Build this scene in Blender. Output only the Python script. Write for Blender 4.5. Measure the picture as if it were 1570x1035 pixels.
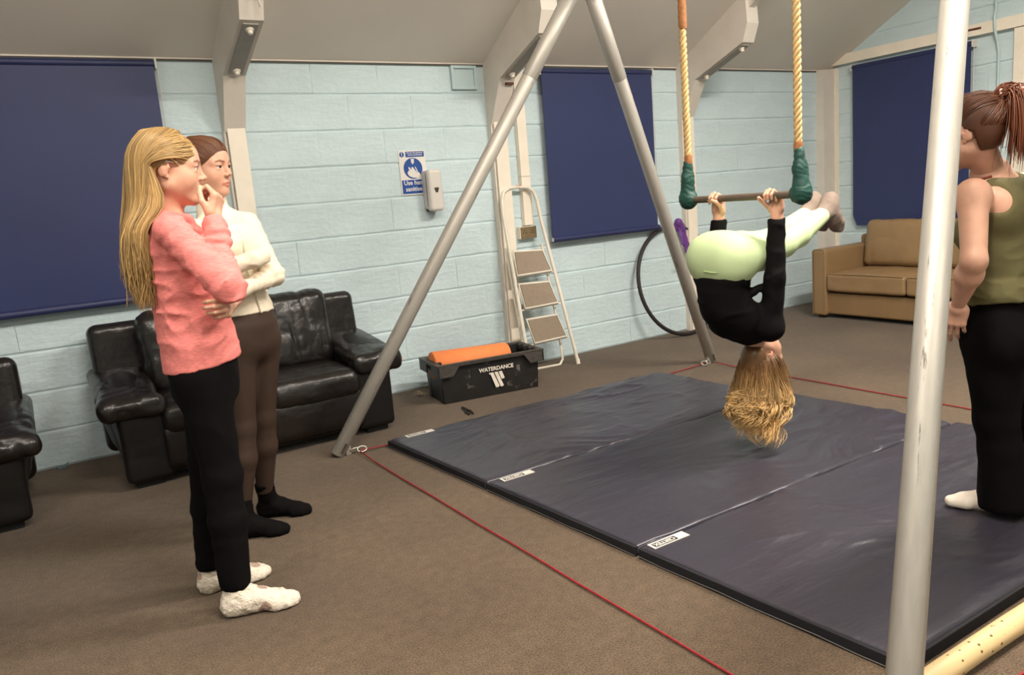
import bpy, bmesh, math, random
import numpy as np
from mathutils import Vector, Matrix

for _o in list(bpy.data.objects):
    bpy.data.objects.remove(_o, do_unlink=True)
SC = bpy.context.scene
COL = SC.collection
random.seed(7)
RNG = np.random.default_rng(11)

# ------------------------------------------------------------------ camera
YAW, PITCH, ROLL = 0.5492, -0.1787, -0.0838
CAM = Vector((0.0, -4.94, 1.28))
def cam_axes():
    f = Vector((math.sin(YAW)*math.cos(PITCH), math.cos(YAW)*math.cos(PITCH), math.sin(PITCH)))
    r = Vector((math.cos(YAW), -math.sin(YAW), 0)); u = r.cross(f)
    return r*math.cos(ROLL)+u*math.sin(ROLL), -r*math.sin(ROLL)+u*math.cos(ROLL), f
_r, _u, _f = cam_axes()
cd = bpy.data.cameras.new('camera'); cam = bpy.data.objects.new('camera', cd); COL.objects.link(cam)
cam.matrix_world = Matrix(((_r.x, _u.x, -_f.x, CAM.x), (_r.y, _u.y, -_f.y, CAM.y), (_r.z, _u.z, -_f.z, CAM.z), (0, 0, 0, 1)))
cd.sensor_fit = 'HORIZONTAL'; cd.sensor_width = 36.0; cd.lens = 1193.15/1570*36.0
cd.clip_start = 0.05
SC.camera = cam

# ------------------------------------------------------------------ world, exposure
w = bpy.data.worlds.new('night'); SC.world = w; w.use_nodes = True
w.node_tree.nodes['Background'].inputs[0].default_value = (0.02, 0.025, 0.04, 1)
w.node_tree.nodes['Background'].inputs[1].default_value = 0.3
vs = SC.view_settings
vs.view_transform = 'Standard'; vs.look = 'None'; vs.gamma = 1.0; vs.use_curve_mapping = False
vs.exposure = 0.12
try:
    SC.cycles.use_denoising = True
    SC.cycles.max_bounces = 8; SC.cycles.diffuse_bounces = 5
    SC.cycles.sample_clamp_indirect = 6.0
except Exception:
    pass

# ------------------------------------------------------------------ room lamps (fluorescent battens under the ridge, see light_batten below)
LAMP_COL = (1.0, 0.925, 0.83)
LAMPS = [  # x, y, z, length, watts down, watts up
    (3.7, -3.5, 3.45, 1.5, 190.0, 46.0),
    (1.0, -4.1, 3.50, 1.5, 120.0, 38.0),
    (-1.7, -4.1, 3.50, 1.5, 62.0, 24.0),
    (1.8, -6.3, 2.95, 1.5, 60.0, 10.0),
]

# ------------------------------------------------------------------ helpers
def lin(c):
    out = []
    for v in c[:3]:
        v = v/255.0
        out.append(v/12.92 if v <= 0.04045 else ((v+0.055)/1.055)**2.4)
    return tuple(out)+(1.0,)

MATS = {}
def mat(name, col, rough=0.6, metal=0.0, spec=0.5, var=0.12, vscale=8.0, bump=0.0, bscale=150.0,
        bdist=0.002, sheen=0.0, stretch=None, col2=None, coat=0.0, fine=0.0, fscale=400.0, detail=3.0):
    if name in MATS: return MATS[name]
    m = bpy.data.materials.new(name); m.use_nodes = True
    nt = m.node_tree; N = nt.nodes; L = nt.links
    b = N['Principled BSDF']
    b.inputs['Roughness'].default_value = rough; b.inputs['Metallic'].default_value = metal
    b.inputs['Specular IOR Level'].default_value = spec
    if sheen: b.inputs['Sheen Weight'].default_value = sheen
    if coat: b.inputs['Coat Weight'].default_value = coat
    tc = N.new('ShaderNodeTexCoord'); src = tc.outputs['Object']
    if stretch:
        mp = N.new('ShaderNodeMapping'); mp.inputs['Scale'].default_value = stretch
        L.new(src, mp.inputs['Vector']); src = mp.outputs['Vector']
    c = lin(col)
    if col2 is None:
        lo = tuple(x*(1-var) for x in c[:3])+(1,); hi = tuple(min(1, x*(1+var)) for x in c[:3])+(1,)
    else:
        lo, hi = c, lin(col2)
    ns = N.new('ShaderNodeTexNoise'); ns.inputs['Scale'].default_value = vscale; ns.inputs['Detail'].default_value = detail
    L.new(src, ns.inputs['Vector'])
    rp = N.new('ShaderNodeValToRGB'); rp.color_ramp.elements[0].position = 0.3; rp.color_ramp.elements[1].position = 0.7
    rp.color_ramp.elements[0].color = lo; rp.color_ramp.elements[1].color = hi
    L.new(ns.outputs['Fac'], rp.inputs['Fac'])
    out = rp.outputs['Color']
    if fine:
        n2 = N.new('ShaderNodeTexNoise'); n2.inputs['Scale'].default_value = fscale; n2.inputs['Detail'].default_value = 2
        L.new(src, n2.inputs['Vector'])
        mr = N.new('ShaderNodeMapRange'); mr.inputs['From Min'].default_value = 0.3; mr.inputs['From Max'].default_value = 0.7
        mr.inputs['To Min'].default_value = 1-fine; mr.inputs['To Max'].default_value = 1+fine
        L.new(n2.outputs['Fac'], mr.inputs['Value'])
        mx = N.new('ShaderNodeVectorMath'); mx.operation = 'SCALE'
        L.new(out, mx.inputs[0]); L.new(mr.outputs['Result'], mx.inputs['Scale']); out = mx.outputs['Vector']
    L.new(out, b.inputs['Base Color'])
    if bump:
        nb = N.new('ShaderNodeTexNoise'); nb.inputs['Scale'].default_value = bscale; nb.inputs['Detail'].default_value = 4
        L.new(src, nb.inputs['Vector'])
        bp = N.new('ShaderNodeBump'); bp.inputs['Strength'].default_value = bump; bp.inputs['Distance'].default_value = bdist
        L.new(nb.outputs['Fac'], bp.inputs['Height']); L.new(bp.outputs['Normal'], b.inputs['Normal'])
    MATS[name] = m
    return m

def link_obj(o, parent=None):
    COL.objects.link(o)
    if parent is not None: o.parent = parent
    return o

def tag(o, label=None, cat=None, group=None, kind=None):
    if label: o['label'] = label
    if cat: o['category'] = cat
    if group: o['group'] = group
    if kind: o['kind'] = kind
    return o

def empty(name, loc=(0, 0, 0), rz=0.0, label=None, cat=None, group=None):
    o = bpy.data.objects.new(name, None); COL.objects.link(o)
    o.empty_display_size = 0.1
    o.location = loc; o.rotation_euler = (0, 0, rz)
    tag(o, label, cat, group)
    return o

def mesh_obj(name, verts, faces, m=None, parent=None, smooth=False, loc=None):
    me = bpy.data.meshes.new(name)
    me.from_pydata([tuple(map(float, v)) for v in verts], [], [tuple(int(i) for i in f) for f in faces])
    me.update()
    if m is not None: me.materials.append(m)
    if smooth:
        me.polygons.foreach_set('use_smooth', [True]*len(me.polygons))
    o = bpy.data.objects.new(name, me); link_obj(o, parent)
    if loc is not None: o.location = loc
    return o

class MB:
    """collects simple shapes; build() links them as one mesh object"""
    def __init__(self): self.v = []; self.f = []; self.sm = []
    def add(self, v, f, smooth=False):
        n = len(self.v); self.v += [tuple(map(float, p)) for p in v]
        self.f += [tuple(int(i)+n for i in q) for q in f]; self.sm += [smooth]*len(f)
        return self
    def box(self, c, s, rot=None, bev=0.0):
        c = Vector(c); hx, hy, hz = s[0]/2, s[1]/2, s[2]/2
        if bev <= 0:
            vs_ = [Vector((sx*hx, sy*hy, sz*hz)) for sz in (-1, 1) for sy in (-1, 1) for sx in (-1, 1)]
            fs = [(0, 2, 3, 1), (4, 5, 7, 6), (0, 1, 5, 4), (2, 6, 7, 3), (0, 4, 6, 2), (1, 3, 7, 5)]
        else:
            bm = bmesh.new(); bmesh.ops.create_cube(bm, size=1.0)
            bmesh.ops.scale(bm, vec=(s[0], s[1], s[2]), verts=bm.verts)
            bmesh.ops.bevel(bm, geom=list(bm.edges), offset=bev, segments=2, affect='EDGES', profile=0.6)
            bm.verts.index_update()
            vs_ = [v.co.copy() for v in bm.verts]; fs = [tuple(v.index for v in f.verts) for f in bm.faces]; bm.free()
        if rot is not None: vs_ = [rot @ v for v in vs_]
        return self.add([v+c for v in vs_], fs)
    def tube(self, pts, r, n=12, cap=True, smooth=True, closed=False):
        pts = [Vector(p) for p in pts]
        rs = r if isinstance(r, (list, tuple)) else [r]*len(pts)
        V = []; F = []; prev = None
        K = len(pts)
        for i, p in enumerate(pts):
            if closed: t = (pts[(i+1) % K]-pts[i-1]).normalized()
            elif i == 0: t = (pts[1]-pts[0]).normalized()
            elif i == K-1: t = (pts[-1]-pts[-2]).normalized()
            else: t = ((pts[i+1]-p).normalized()+(p-pts[i-1]).normalized()).normalized()
            if prev is None:
                a = Vector((0, 0, 1)) if abs(t.z) < 0.9 else Vector((1, 0, 0))
                x = a.cross(t).normalized()
            else:
                x = (prev-t*prev.dot(t)).normalized()
            prev = x; y = t.cross(x)
            for k in range(n):
                an = 2*math.pi*k/n
                V.append(p+(x*math.cos(an)+y*math.sin(an))*rs[i])
        for i in range(K if closed else K-1):
            j = (i+1) % K
            for k in range(n):
                F.append((i*n+k, i*n+(k+1) % n, j*n+(k+1) % n, j*n+k))
        self.add(V, F, smooth)
        if cap and not closed:
            self.add(V[:n], [tuple(range(n-1, -1, -1))]); self.add(V[-n:], [tuple(range(n))])
        return self
    def prism(self, poly, axis, a, b):
        """poly: list of 2D points in the plane normal to axis ('x': (y,z); 'y': (x,z); 'z': (x,y))"""
        def P(q, t):
            return (t, q[0], q[1]) if axis == 'x' else ((q[0], t, q[1]) if axis == 'y' else (q[0], q[1], t))
        n = len(poly); V = [P(q, a) for q in poly]+[P(q, b) for q in poly]
        F = [tuple(range(n-1, -1, -1)), tuple(range(n, 2*n))]+[(i, (i+1) % n, n+(i+1) % n, n+i) for i in range(n)]
        return self.add(V, F)
    def lathe(self, prof, n=24, M=None, smooth=True):
        V = []; F = []
        for (r, z) in prof:
            for k in range(n):
                an = 2*math.pi*k/n; v = Vector((r*math.cos(an), r*math.sin(an), z))
                V.append(M @ v if M is not None else v)
        for i in range(len(prof)-1):
            for k in range(n):
                F.append((i*n+k, i*n+(k+1) % n, (i+1)*n+(k+1) % n, (i+1)*n+k))
        return self.add(V, F, smooth)
    def build(self, name, m, parent=None, fix=True):
        me = bpy.data.meshes.new(name); me.from_pydata(self.v, [], self.f)
        me.polygons.foreach_set('use_smooth', self.sm)
        if fix:
            bm = bmesh.new(); bm.from_mesh(me); bmesh.ops.recalc_face_normals(bm, faces=bm.faces); bm.to_mesh(me); bm.free()
        me.update()
        if m is not None: me.materials.append(m)
        o = bpy.data.objects.new(name, me); return link_obj(o, parent)

def text_mesh(name, s, size, m, parent, M, extrude=0.0004, align='CENTER', bold=0.0, spacing=1.0):
    cu = bpy.data.curves.new(name+'_font', 'FONT'); cu.body = s; cu.size = size; cu.extrude = extrude
    cu.align_x = align; cu.align_y = 'CENTER'; cu.offset = bold; cu.space_character = spacing; cu.resolution_u = 3
    t = bpy.data.objects.new(name+'_tmp', cu); COL.objects.link(t)
    dg = bpy.context.evaluated_depsgraph_get(); dg.update()
    me = bpy.data.meshes.new_from_object(t.evaluated_get(dg)); bpy.data.objects.remove(t, do_unlink=True)
    me.name = name; me.transform(M); me.materials.clear(); me.materials.append(m)
    o = bpy.data.objects.new(name, me); return link_obj(o, parent)

def frame(o, x, y, z):
    """4x4 from origin and three axes"""
    return Matrix(((x[0], y[0], z[0], o[0]), (x[1], y[1], z[1], o[1]), (x[2], y[2], z[2], o[2]), (0, 0, 0, 1)))

# ------------------------------------------------------------------ signed-distance modelling (one continuous skin per mesh)
def V3(p): return np.array(p, dtype=np.float32)
def nrm(v):
    v = np.asarray(v, float); return v/np.linalg.norm(v)

def vnoise(P, scale, seed=0):
    """smooth value noise, P (...,3)"""
    q = P*scale+seed*17.31
    i = np.floor(q).astype(np.int64); f = (q-i).astype(np.float32); f = f*f*(3-2*f)
    def h(a, b, c):
        n = (a*73856093) ^ (b*19349663) ^ (c*83492791) ^ (seed*2654435)
        n = (n ^ (n >> 13))*1274126177
        return ((n & 0xffff).astype(np.float32)/65535.0)
    x, y, z = i[..., 0], i[..., 1], i[..., 2]; fx, fy, fz = f[..., 0], f[..., 1], f[..., 2]
    r = 0
    for dx in (0, 1):
        for dy in (0, 1):
            for dz in (0, 1):
                wgt = (fx if dx else 1-fx)*(fy if dy else 1-fy)*(fz if dz else 1-fz)
                r = r+wgt*h(x+dx, y+dy, z+dz)
    return r*2-1

class SDF:
    def __init__(self, h=0.006): self.h = h; self.ops = []; self.lo = V3((9, 9, 9)); self.hi = -V3((9, 9, 9)); self.disp = None
    def _grow(self, lo, hi):
        self.lo = np.minimum(self.lo, lo); self.hi = np.maximum(self.hi, hi)
    def add(self, fn, lo, hi, k=0.01, op='u'):
        lo = V3(lo); hi = V3(hi); self.ops.append((fn, lo, hi, k, op))
        if op == 'u': self._grow(lo, hi)
        return self
    # tapered capsule
    def rc(self, a, b, r1, r2=None, k=0.01, op='u', flat=None):
        a = V3(a); b = V3(b); r2 = r1 if r2 is None else r2; d = b-a; L2 = max(float(d@d), 1e-9); R = max(r1, r2)
        if flat is not None: ax, s = V3(nrm(flat[0])), flat[1]
        def fn(P):
            w = P-a; t = np.clip((w@d)/L2, 0, 1); q = w-t[..., None]*d
            if flat is None: return np.sqrt((q*q).sum(-1))-(r1+(r2-r1)*t)
            c = q@ax; qq = (q*q).sum(-1)+(1.0/(s*s)-1)*c*c
            return (np.sqrt(np.maximum(qq, 0))-(r1+(r2-r1)*t))*min(1, s)
        return self.add(fn, np.minimum(a, b)-R, np.maximum(a, b)+R, k, op)
    def chain(self, pts, rs, k=0.01, op='u'):
        for i in range(len(pts)-1): self.rc(pts[i], pts[i+1], rs[i], rs[i+1], k, op)
        return self
    def ell(self, c, r, R=None, k=0.01, op='u'):
        c = V3(c); r = V3(r); R = None if R is None else np.array(R, dtype=np.float32)  # columns = axes
        def fn(P):
            w = P-c
            if R is not None: w = w@R
            q = w/r; l = np.sqrt((q*q).sum(-1)); g = np.sqrt(((q/r)**2).sum(-1))+1e-9
            return l*(l-1)/g
        m = r if R is None else np.sqrt((R*R)@(r*r)); return self.add(fn, c-m, c+m, k, op)
    def box(self, c, half, rad=0.01, R=None, k=0.01, op='u', puff=0.0, paxis=2):
        c = V3(c); hf = V3(half); R = None if R is None else np.array(R, dtype=np.float32)
        oth = [i for i in range(3) if i != paxis]
        def fn(P):
            w = P-c
            if R is not None: w = w@R
            q = np.abs(w)-(hf-rad)
            if puff:
                u = np.clip(1-(w[..., oth[0]]/hf[oth[0]])**2, 0, 1)*np.clip(1-(w[..., oth[1]]/hf[oth[1]])**2, 0, 1)
                q[..., paxis] -= puff*np.sqrt(u)
            a_, b_, c_ = np.maximum(q[..., 0], 0), np.maximum(q[..., 1], 0), np.maximum(q[..., 2], 0)
            return np.sqrt(a_*a_+b_*b_+c_*c_)+np.minimum(np.maximum(np.maximum(q[..., 0], q[..., 1]), q[..., 2]), 0)-rad
        m = np.abs(R)@(hf+puff) if R is not None else hf+puff
        return self.add(fn, c-m, c+m, k, op)
    # elliptical loft along a spine; nodes = [(centre, r_side, r_front)], side = side axis
    def loft(self, nodes, side, k=0.01, op='u'):
        C = [V3(n[0]) for n in nodes]; S = V3(nrm(side)); R = max(max(n[1], n[2]) for n in nodes)
        sides = [V3(nrm(n[3])) if len(n) > 3 else S for n in nodes]
        def fn(P):
            best = None
            for i in range(len(C)-1):
                a, b = C[i], C[i+1]; d = b-a; L = float(np.sqrt(d@d)); ax = d/L
                w = P-a; tr = (w@ax)/L; t = np.clip(tr, 0, 1); ts = t*t*(3-2*t)*0.35+t*0.65
                q = w-(t*L)[..., None]*ax
                s0 = sides[i]-ax*(sides[i]@ax); s1 = sides[i+1]-ax*(sides[i+1]@ax)
                sv = s0*(1-t[..., None])+s1*t[..., None]; sv = sv/np.linalg.norm(sv, axis=-1, keepdims=True)
                fv = np.cross(ax[None, :], sv.reshape(-1, 3)).reshape(sv.shape)
                rx = nodes[i][1]+(nodes[i+1][1]-nodes[i][1])*ts; ry = nodes[i][2]+(nodes[i+1][2]-nodes[i][2])*ts
                x = (q*sv).sum(-1); y = (q*fv).sum(-1); z = q@ax; rz = np.minimum(rx, ry)
                qx, qy, qz = x/rx, y/ry, z/rz
                l = np.sqrt(qx*qx+qy*qy+qz*qz); g = np.sqrt((qx/rx)**2+(qy/ry)**2+(qz/rz)**2)+1e-9
                dd = l*(l-1)/g
                dd = np.where(l < 0.05, -rz, dd)
                best = dd if best is None else np.minimum(best, dd)
            return best
        A = np.array(C); return self.add(fn, A.min(0)-R, A.max(0)+R, k, op)
    # keep only the side where n.(p-c) < 0
    def cut(self, c, n, k=0.004, lo=None, hi=None):
        c = V3(c); n = V3(nrm(n))
        def fn(P): return (P-c)@n
        self.ops.append((fn, None if lo is None else V3(lo), None if hi is None else V3(hi), k, 'i')); return self
    def fn_cut(self, f, k=0.004, lo=None, hi=None):
        self.ops.append((f, None if lo is None else V3(lo), None if hi is None else V3(hi), k, 'i')); return self
    def mesh(self, pad=0.02):
        h = self.h; lo = self.lo-pad; hi = self.hi+pad
        n = np.ceil((hi-lo)/h).astype(int)+1
        ax = [lo[i]+h*np.arange(n[i], dtype=np.float32) for i in range(3)]
        D = np.full(tuple(n), 0.3, dtype=np.float32)
        for fn, l, u, k, op in self.ops:
            m = k*1.3+4*h if op != 'i' else 0
            i0 = np.zeros(3, int) if l is None else np.clip(np.floor((l-m-lo)/h).astype(int), 0, n)
            i1 = n if u is None else np.clip(np.ceil((u+m-lo)/h).astype(int)+1, 0, n)
            if (i1 <= i0).any(): continue
            sl = tuple(slice(i0[j], i1[j]) for j in range(3))
            P = np.stack(np.meshgrid(ax[0][sl[0]], ax[1][sl[1]], ax[2][sl[2]], indexing='ij'), -1)
            d = fn(P).astype(np.float32); a = D[sl]
            if op == 'u':
                hh = np.clip(0.5+0.5*(a-d)/k, 0, 1); D[sl] = a+(d-a)*hh-k*hh*(1-hh)
            elif op == 's':
                hh = np.clip(0.5-0.5*(a+d)/k, 0, 1); D[sl] = a+(-d-a)*hh+k*hh*(1-hh)
            else:
                hh = np.clip(0.5-0.5*(d-a)/k, 0, 1); D[sl] = d+(a-d)*hh+k*hh*(1-hh)
        if self.disp is not None:
            msk = np.abs(D) < 4*h+0.02
            I = np.nonzero(msk); P = np.stack([ax[0][I[0]], ax[1][I[1]], ax[2][I[2]]], -1)
            D[I] += self.disp(P)
        return surface_nets(D, lo, h)
    def build(self, name, m, parent=None, pad=0.02, colour=None):
        V, F = self.mesh(pad)
        return np_mesh(name, V, F, m, parent, colour)

def surface_nets(D, lo, h):
    S = D < 0
    nx, ny, nz = D.shape
    c = np.zeros((nx-1, ny-1, nz-1), np.int8)
    for dx in (0, 1):
        for dy in (0, 1):
            for dz in (0, 1):
                c += S[dx:nx-1+dx, dy:ny-1+dy, dz:nz-1+dz]
    act = (c > 0) & (c < 8); I = np.argwhere(act)
    idx = np.full(act.shape, -1, np.int64); idx[act] = np.arange(len(I))
    acc = np.zeros((len(I), 3), np.float64); cnt = np.zeros(len(I))
    offs = [(a, b, cc) for a in (0, 1) for b in (0, 1) for cc in (0, 1)]
    for o in offs:
        for axi in range(3):
            if o[axi] == 1: continue
            o2 = list(o); o2[axi] = 1
            a = D[I[:, 0]+o[0], I[:, 1]+o[1], I[:, 2]+o[2]]; b = D[I[:, 0]+o2[0], I[:, 1]+o2[1], I[:, 2]+o2[2]]
            x = (a < 0) != (b < 0); t = np.where(x, a/np.where(x, a-b, 1), 0)
            p = np.tile(np.array(o, float), (len(I), 1)); p[:, axi] += t
            acc += p*x[:, None]; cnt += x
    V = lo+(I+acc/np.maximum(cnt, 1)[:, None])*h
    F = []
    for axi in range(3):
        a, b = [i for i in range(3) if i != axi]
        s0 = [slice(None)]*3; s1 = [slice(None)]*3
        s0[axi] = slice(0, -1); s1[axi] = slice(1, None)
        A = S[tuple(s0)]; B = S[tuple(s1)]
        E = np.argwhere(A != B)
        E = E[(E[:, a] > 0) & (E[:, b] > 0) & (E[:, a] < D.shape[a]-1) & (E[:, b] < D.shape[b]-1)]
        if not len(E): continue
        def cell(da, db):
            e = E.copy(); e[:, a] -= da; e[:, b] -= db; return idx[e[:, 0], e[:, 1], e[:, 2]]
        q = np.stack([cell(1, 1), cell(0, 1), cell(0, 0), cell(1, 0)], 1)
        inside = S[E[:, 0], E[:, 1], E[:, 2]]
        flip = inside if axi != 1 else ~inside
        q[~flip] = q[~flip][:, ::-1]
        F.append(q)
    return V, np.concatenate(F)

def np_mesh(name, V, F, m, parent=None, colour=None, smooth=True):
    me = bpy.data.meshes.new(name)
    V = np.asarray(V, np.float32); F = np.asarray(F, np.int32)
    me.vertices.add(len(V)); me.vertices.foreach_set('co', V.ravel())
    me.loops.add(F.size); me.loops.foreach_set('vertex_index', F.ravel())
    me.polygons.add(len(F)); w_ = F.shape[1]
    me.polygons.foreach_set('loop_start', np.arange(0, F.size, w_, dtype=np.int32))
    me.polygons.foreach_set('loop_total', np.full(len(F), w_, np.int32))
    me.polygons.foreach_set('use_smooth', np.full(len(F), smooth, bool))
    me.update(calc_edges=True); me.validate()
    if m is not None: me.materials.append(m)
    if colour is not None:
        at = me.color_attributes.new('tint', 'FLOAT_COLOR', 'POINT')
        cc = colour(V) if callable(colour) else colour
        cc = np.concatenate([cc, np.ones((len(cc), 1))], 1).astype(np.float32)
        at.data.foreach_set('color', cc.ravel())
    o = bpy.data.objects.new(name, me); return link_obj(o, parent)

def set_origin(root, loc, rz=0.0):
    """children are modelled in world space: keep them there under a root at loc"""
    root.location = loc; root.rotation_euler = (0, 0, rz)
    inv = (Matrix.Translation(Vector(loc)) @ Matrix.Rotation(rz, 4, 'Z')).inverted()
    for ch in root.children:
        ch.matrix_basis = inv @ ch.matrix_basis
# ================================================================== the setting
XL, XR, YF = -4.2, 6.85, -8.0
EAVES, SLOPE, RIDGE_Y = 2.215, 0.55, -4.0
def ceil_z(y): return EAVES+SLOPE*(-y if y > RIDGE_Y else y-YF)

M_wall = mat('wall_paint', (198, 215, 219), rough=0.62, spec=0.35, var=0.05, vscale=3.5, bump=0.7, bscale=17, bdist=0.010, detail=8, stretch=(1, 1, 1.8))
M_mortar = mat('wall_joint_paint', (194, 211, 215), rough=0.75, spec=0.2, var=0.08, vscale=9, bump=0.4, bscale=90, bdist=0.003)
M_white = mat('old_white_gloss', (240, 229, 212), rough=0.38, spec=0.45, var=0.05, vscale=6, bump=0.25, bscale=25, bdist=0.003)
M_ceil = mat('ceiling_board', (226, 219, 209), rough=0.8, spec=0.2, var=0.03, vscale=2.0, bump=0.1, bscale=60, bdist=0.001)

M_frame = mat('frame_paint', (216, 207, 196), rough=0.5, spec=0.35, var=0.05, vscale=5, bump=0.5, bscale=30, bdist=0.004)

def carpet():
    m = bpy.data.materials.new('carpet'); m.use_nodes = True; nt = m.node_tree; N = nt.nodes; L = nt.links; b = N['Principled BSDF']
    b.inputs['Roughness'].default_value = 0.95; b.inputs['Specular IOR Level'].default_value = 0.1
    b.inputs['Sheen Weight'].default_value = 0.15
    tc = N.new('ShaderNodeTexCoord')
    big = N.new('ShaderNodeTexNoise'); big.inputs['Scale'].default_value = 1.3; big.inputs['Detail'].default_value = 5
    mid = N.new('ShaderNodeTexNoise'); mid.inputs['Scale'].default_value = 26; mid.inputs['Detail'].default_value = 5
    fin = N.new('ShaderNodeTexNoise'); fin.inputs['Scale'].default_value = 190; fin.inputs['Detail'].default_value = 3
    for n in (big, mid, fin): L.new(tc.outputs['Object'], n.inputs['Vector'])
    r1 = N.new('ShaderNodeValToRGB'); r1.color_ramp.elements[0].position = .33; r1.color_ramp.elements[1].position = .68
    r1.color_ramp.elements[0].color = lin((81, 67, 53)); r1.color_ramp.elements[1].color = lin((97, 81, 64))
    L.new(big.outputs['Fac'], r1.inputs['Fac'])
    def scale_by(src, fac, lo, hi):
        mr = N.new('ShaderNodeMapRange'); mr.inputs['From Min'].default_value = .32; mr.inputs['From Max'].default_value = .68
        mr.inputs['To Min'].default_value = lo; mr.inputs['To Max'].default_value = hi; L.new(fac, mr.inputs['Value'])
        vm = N.new('ShaderNodeVectorMath'); vm.operation = 'SCALE'; L.new(src, vm.inputs[0]); L.new(mr.outputs['Result'], vm.inputs['Scale'])
        return vm.outputs['Vector']
    c = scale_by(r1.outputs['Color'], mid.outputs['Fac'], .86, 1.12); c = scale_by(c, fin.outputs['Fac'], .52, 1.45)
    sp = N.new('ShaderNodeTexVoronoi'); sp.inputs['Scale'].default_value = 24; L.new(tc.outputs['Object'], sp.inputs['Vector'])
    mr = N.new('ShaderNodeMapRange'); mr.inputs['From Min'].default_value = .03; mr.inputs['From Max'].default_value = .09
    mr.inputs['To Min'].default_value = .62; mr.inputs['To Max'].default_value = 1; L.new(sp.outputs['Distance'], mr.inputs['Value'])
    vm = N.new('ShaderNodeVectorMath'); vm.operation = 'SCALE'; L.new(c, vm.inputs[0]); L.new(mr.outputs['Result'], vm.inputs['Scale'])
    L.new(vm.outputs['Vector'], b.inputs['Base Color'])
    bp = N.new('ShaderNodeBump'); bp.inputs['Strength'].default_value = .6; bp.inputs['Distance'].default_value = .004
    L.new(fin.outputs['Fac'], bp.inputs['Height']); L.new(bp.outputs['Normal'], b.inputs['Normal'])
    return m

def struct(name, mb, m, parent=None):
    o = mb.build(name, m, parent)
    if parent is None: o['kind'] = 'structure'
    return o

struct('floor', MB().box(((XL+XR)/2, YF/2, -0.05), (XR-XL+0.4, -YF+0.4, 0.1)), carpet())
ridge_z = ceil_z(RIDGE_Y)
struct('ceiling', MB().prism([(0.12, EAVES-0.066), (RIDGE_Y, ridge_z), (YF-0.12, EAVES-0.066), (YF-0.12, EAVES+0.06), (RIDGE_Y, ridge_z+0.12), (0.12, EAVES+0.06)], 'x', XL-0.1, XR+0.1), M_ceil)
JOINT = 0.006
wall_back = struct('wall_back', MB().box(((XL+XR)/2, JOINT+0.06, 1.1), (XR-XL+0.2, 0.12, 2.3)), M_mortar)
wall_right = struct('wall_right', MB().prism([(0.1, -0.02), (0.1, EAVES), (RIDGE_Y, ridge_z+.02), (YF-.1, EAVES), (YF-.1, -0.02)], 'x', XR+JOINT, XR+JOINT+0.12), M_mortar)
struct('wall_left', MB().prism([(0.1, -0.02), (0.1, EAVES), (RIDGE_Y, ridge_z+.02), (YF-.1, EAVES), (YF-.1, -0.02)], 'x', XL-0.12, XL), M_wall)
struct('wall_front', MB().box(((XL+XR)/2, YF-0.06, 1.1), (XR-XL+0.2, 0.12, 2.3)), M_wall)

# ---- painted concrete blocks, each a piece of its wall (front faces at y = 0 / x = XR)
BLK = {}
def block_mesh(w_, h_, var):
    key = (round(w_, 3), round(h_, 3), var)
    if key in BLK: return BLK[key]
    rng = random.Random(hash(key) & 0xffff)
    d = 0.03; c = 0.0075; cx_ = 0.0008; hw, hh = w_/2, h_/2
    def j(s): return rng.uniform(-s, s)
    V = []
    for (x, z) in ((-hw, -hh), (hw, -hh), (hw, hh), (-hw, hh)): V.append((x, d, z))
    for (x, z) in ((-hw, -hh), (hw, -hh), (hw, hh), (-hw, hh)): V.append((x, c*0.8, z+j(0.0012)))
    nseg = 9
    ring = []
    def edge(p0, p1, n):
        for i in range(n):
            t = i/n
            ring.append((p0[0]+(p1[0]-p0[0])*t+j(0.0016), j(0.0008), p0[1]+(p1[1]-p0[1])*t+j(0.0026)))
    a, b, cc, dd = (-hw+cx_, -hh+c), (hw-cx_, -hh+c), (hw-cx_, hh-c), (-hw+cx_, hh-c)
    edge(a, b, nseg); edge(b, cc, 3); edge(cc, dd, nseg); edge(dd, a, 3)
    V += ring; R0 = 8; n = len(ring)
    F = [(0, 3, 2, 1), (0, 1, 5, 4), (1, 2, 6, 5), (2, 3, 7, 6), (3, 0, 4, 7), tuple(range(R0+n-1, R0-1, -1))[::-1]]
    marks = [0, nseg, nseg+3, 2*nseg+3, n]
    for s in range(4):
        ca, cb = 4+s, 4+(s+1) % 4; seq = [R0+(i % n) for i in range(marks[s], marks[s+1]+1)]
        mid = len(seq)//2
        for i in range(len(seq)-1):
            if i < mid: F.append((ca, seq[i+1], seq[i]))
            else: F.append((cb, seq[i+1], seq[i]))
        F.append((ca, cb, seq[mid]))
    me = bpy.data.meshes.new('block'); me.from_pydata(V, [], F)
    bm = bmesh.new(); bm.from_mesh(me); bmesh.ops.recalc_face_normals(bm, faces=bm.faces); bm.to_mesh(me); bm.free()
    me.materials.append(M_wall); BLK[key] = me
    return me
def lay_blocks(parent, along0, along1, phase, ztop, place):
    rng = random.Random(3)
    k = 0
    while True:
        z0 = k*0.225-0.012 if k else 0.0
        z1 = (k+1)*0.225-0.012
        if z0 > ztop-0.02: break
        z1 = min(z1, ztop)
        s = along0-0.45+((phase+(0.225 if k % 2 else 0)) % 0.45)
        while s < along1:
            a, b = max(s, along0), min(s+0.45, along1)
            if b-a > 0.03:
                me = block_mesh(b-a-(0.003 if rng.random() < .22 else -0.002), z1-z0-0.006, rng.randrange(3))
                place(me, (a+b)/2, (z0+z1)/2, rng)
            s += 0.45
        k += 1
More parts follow.
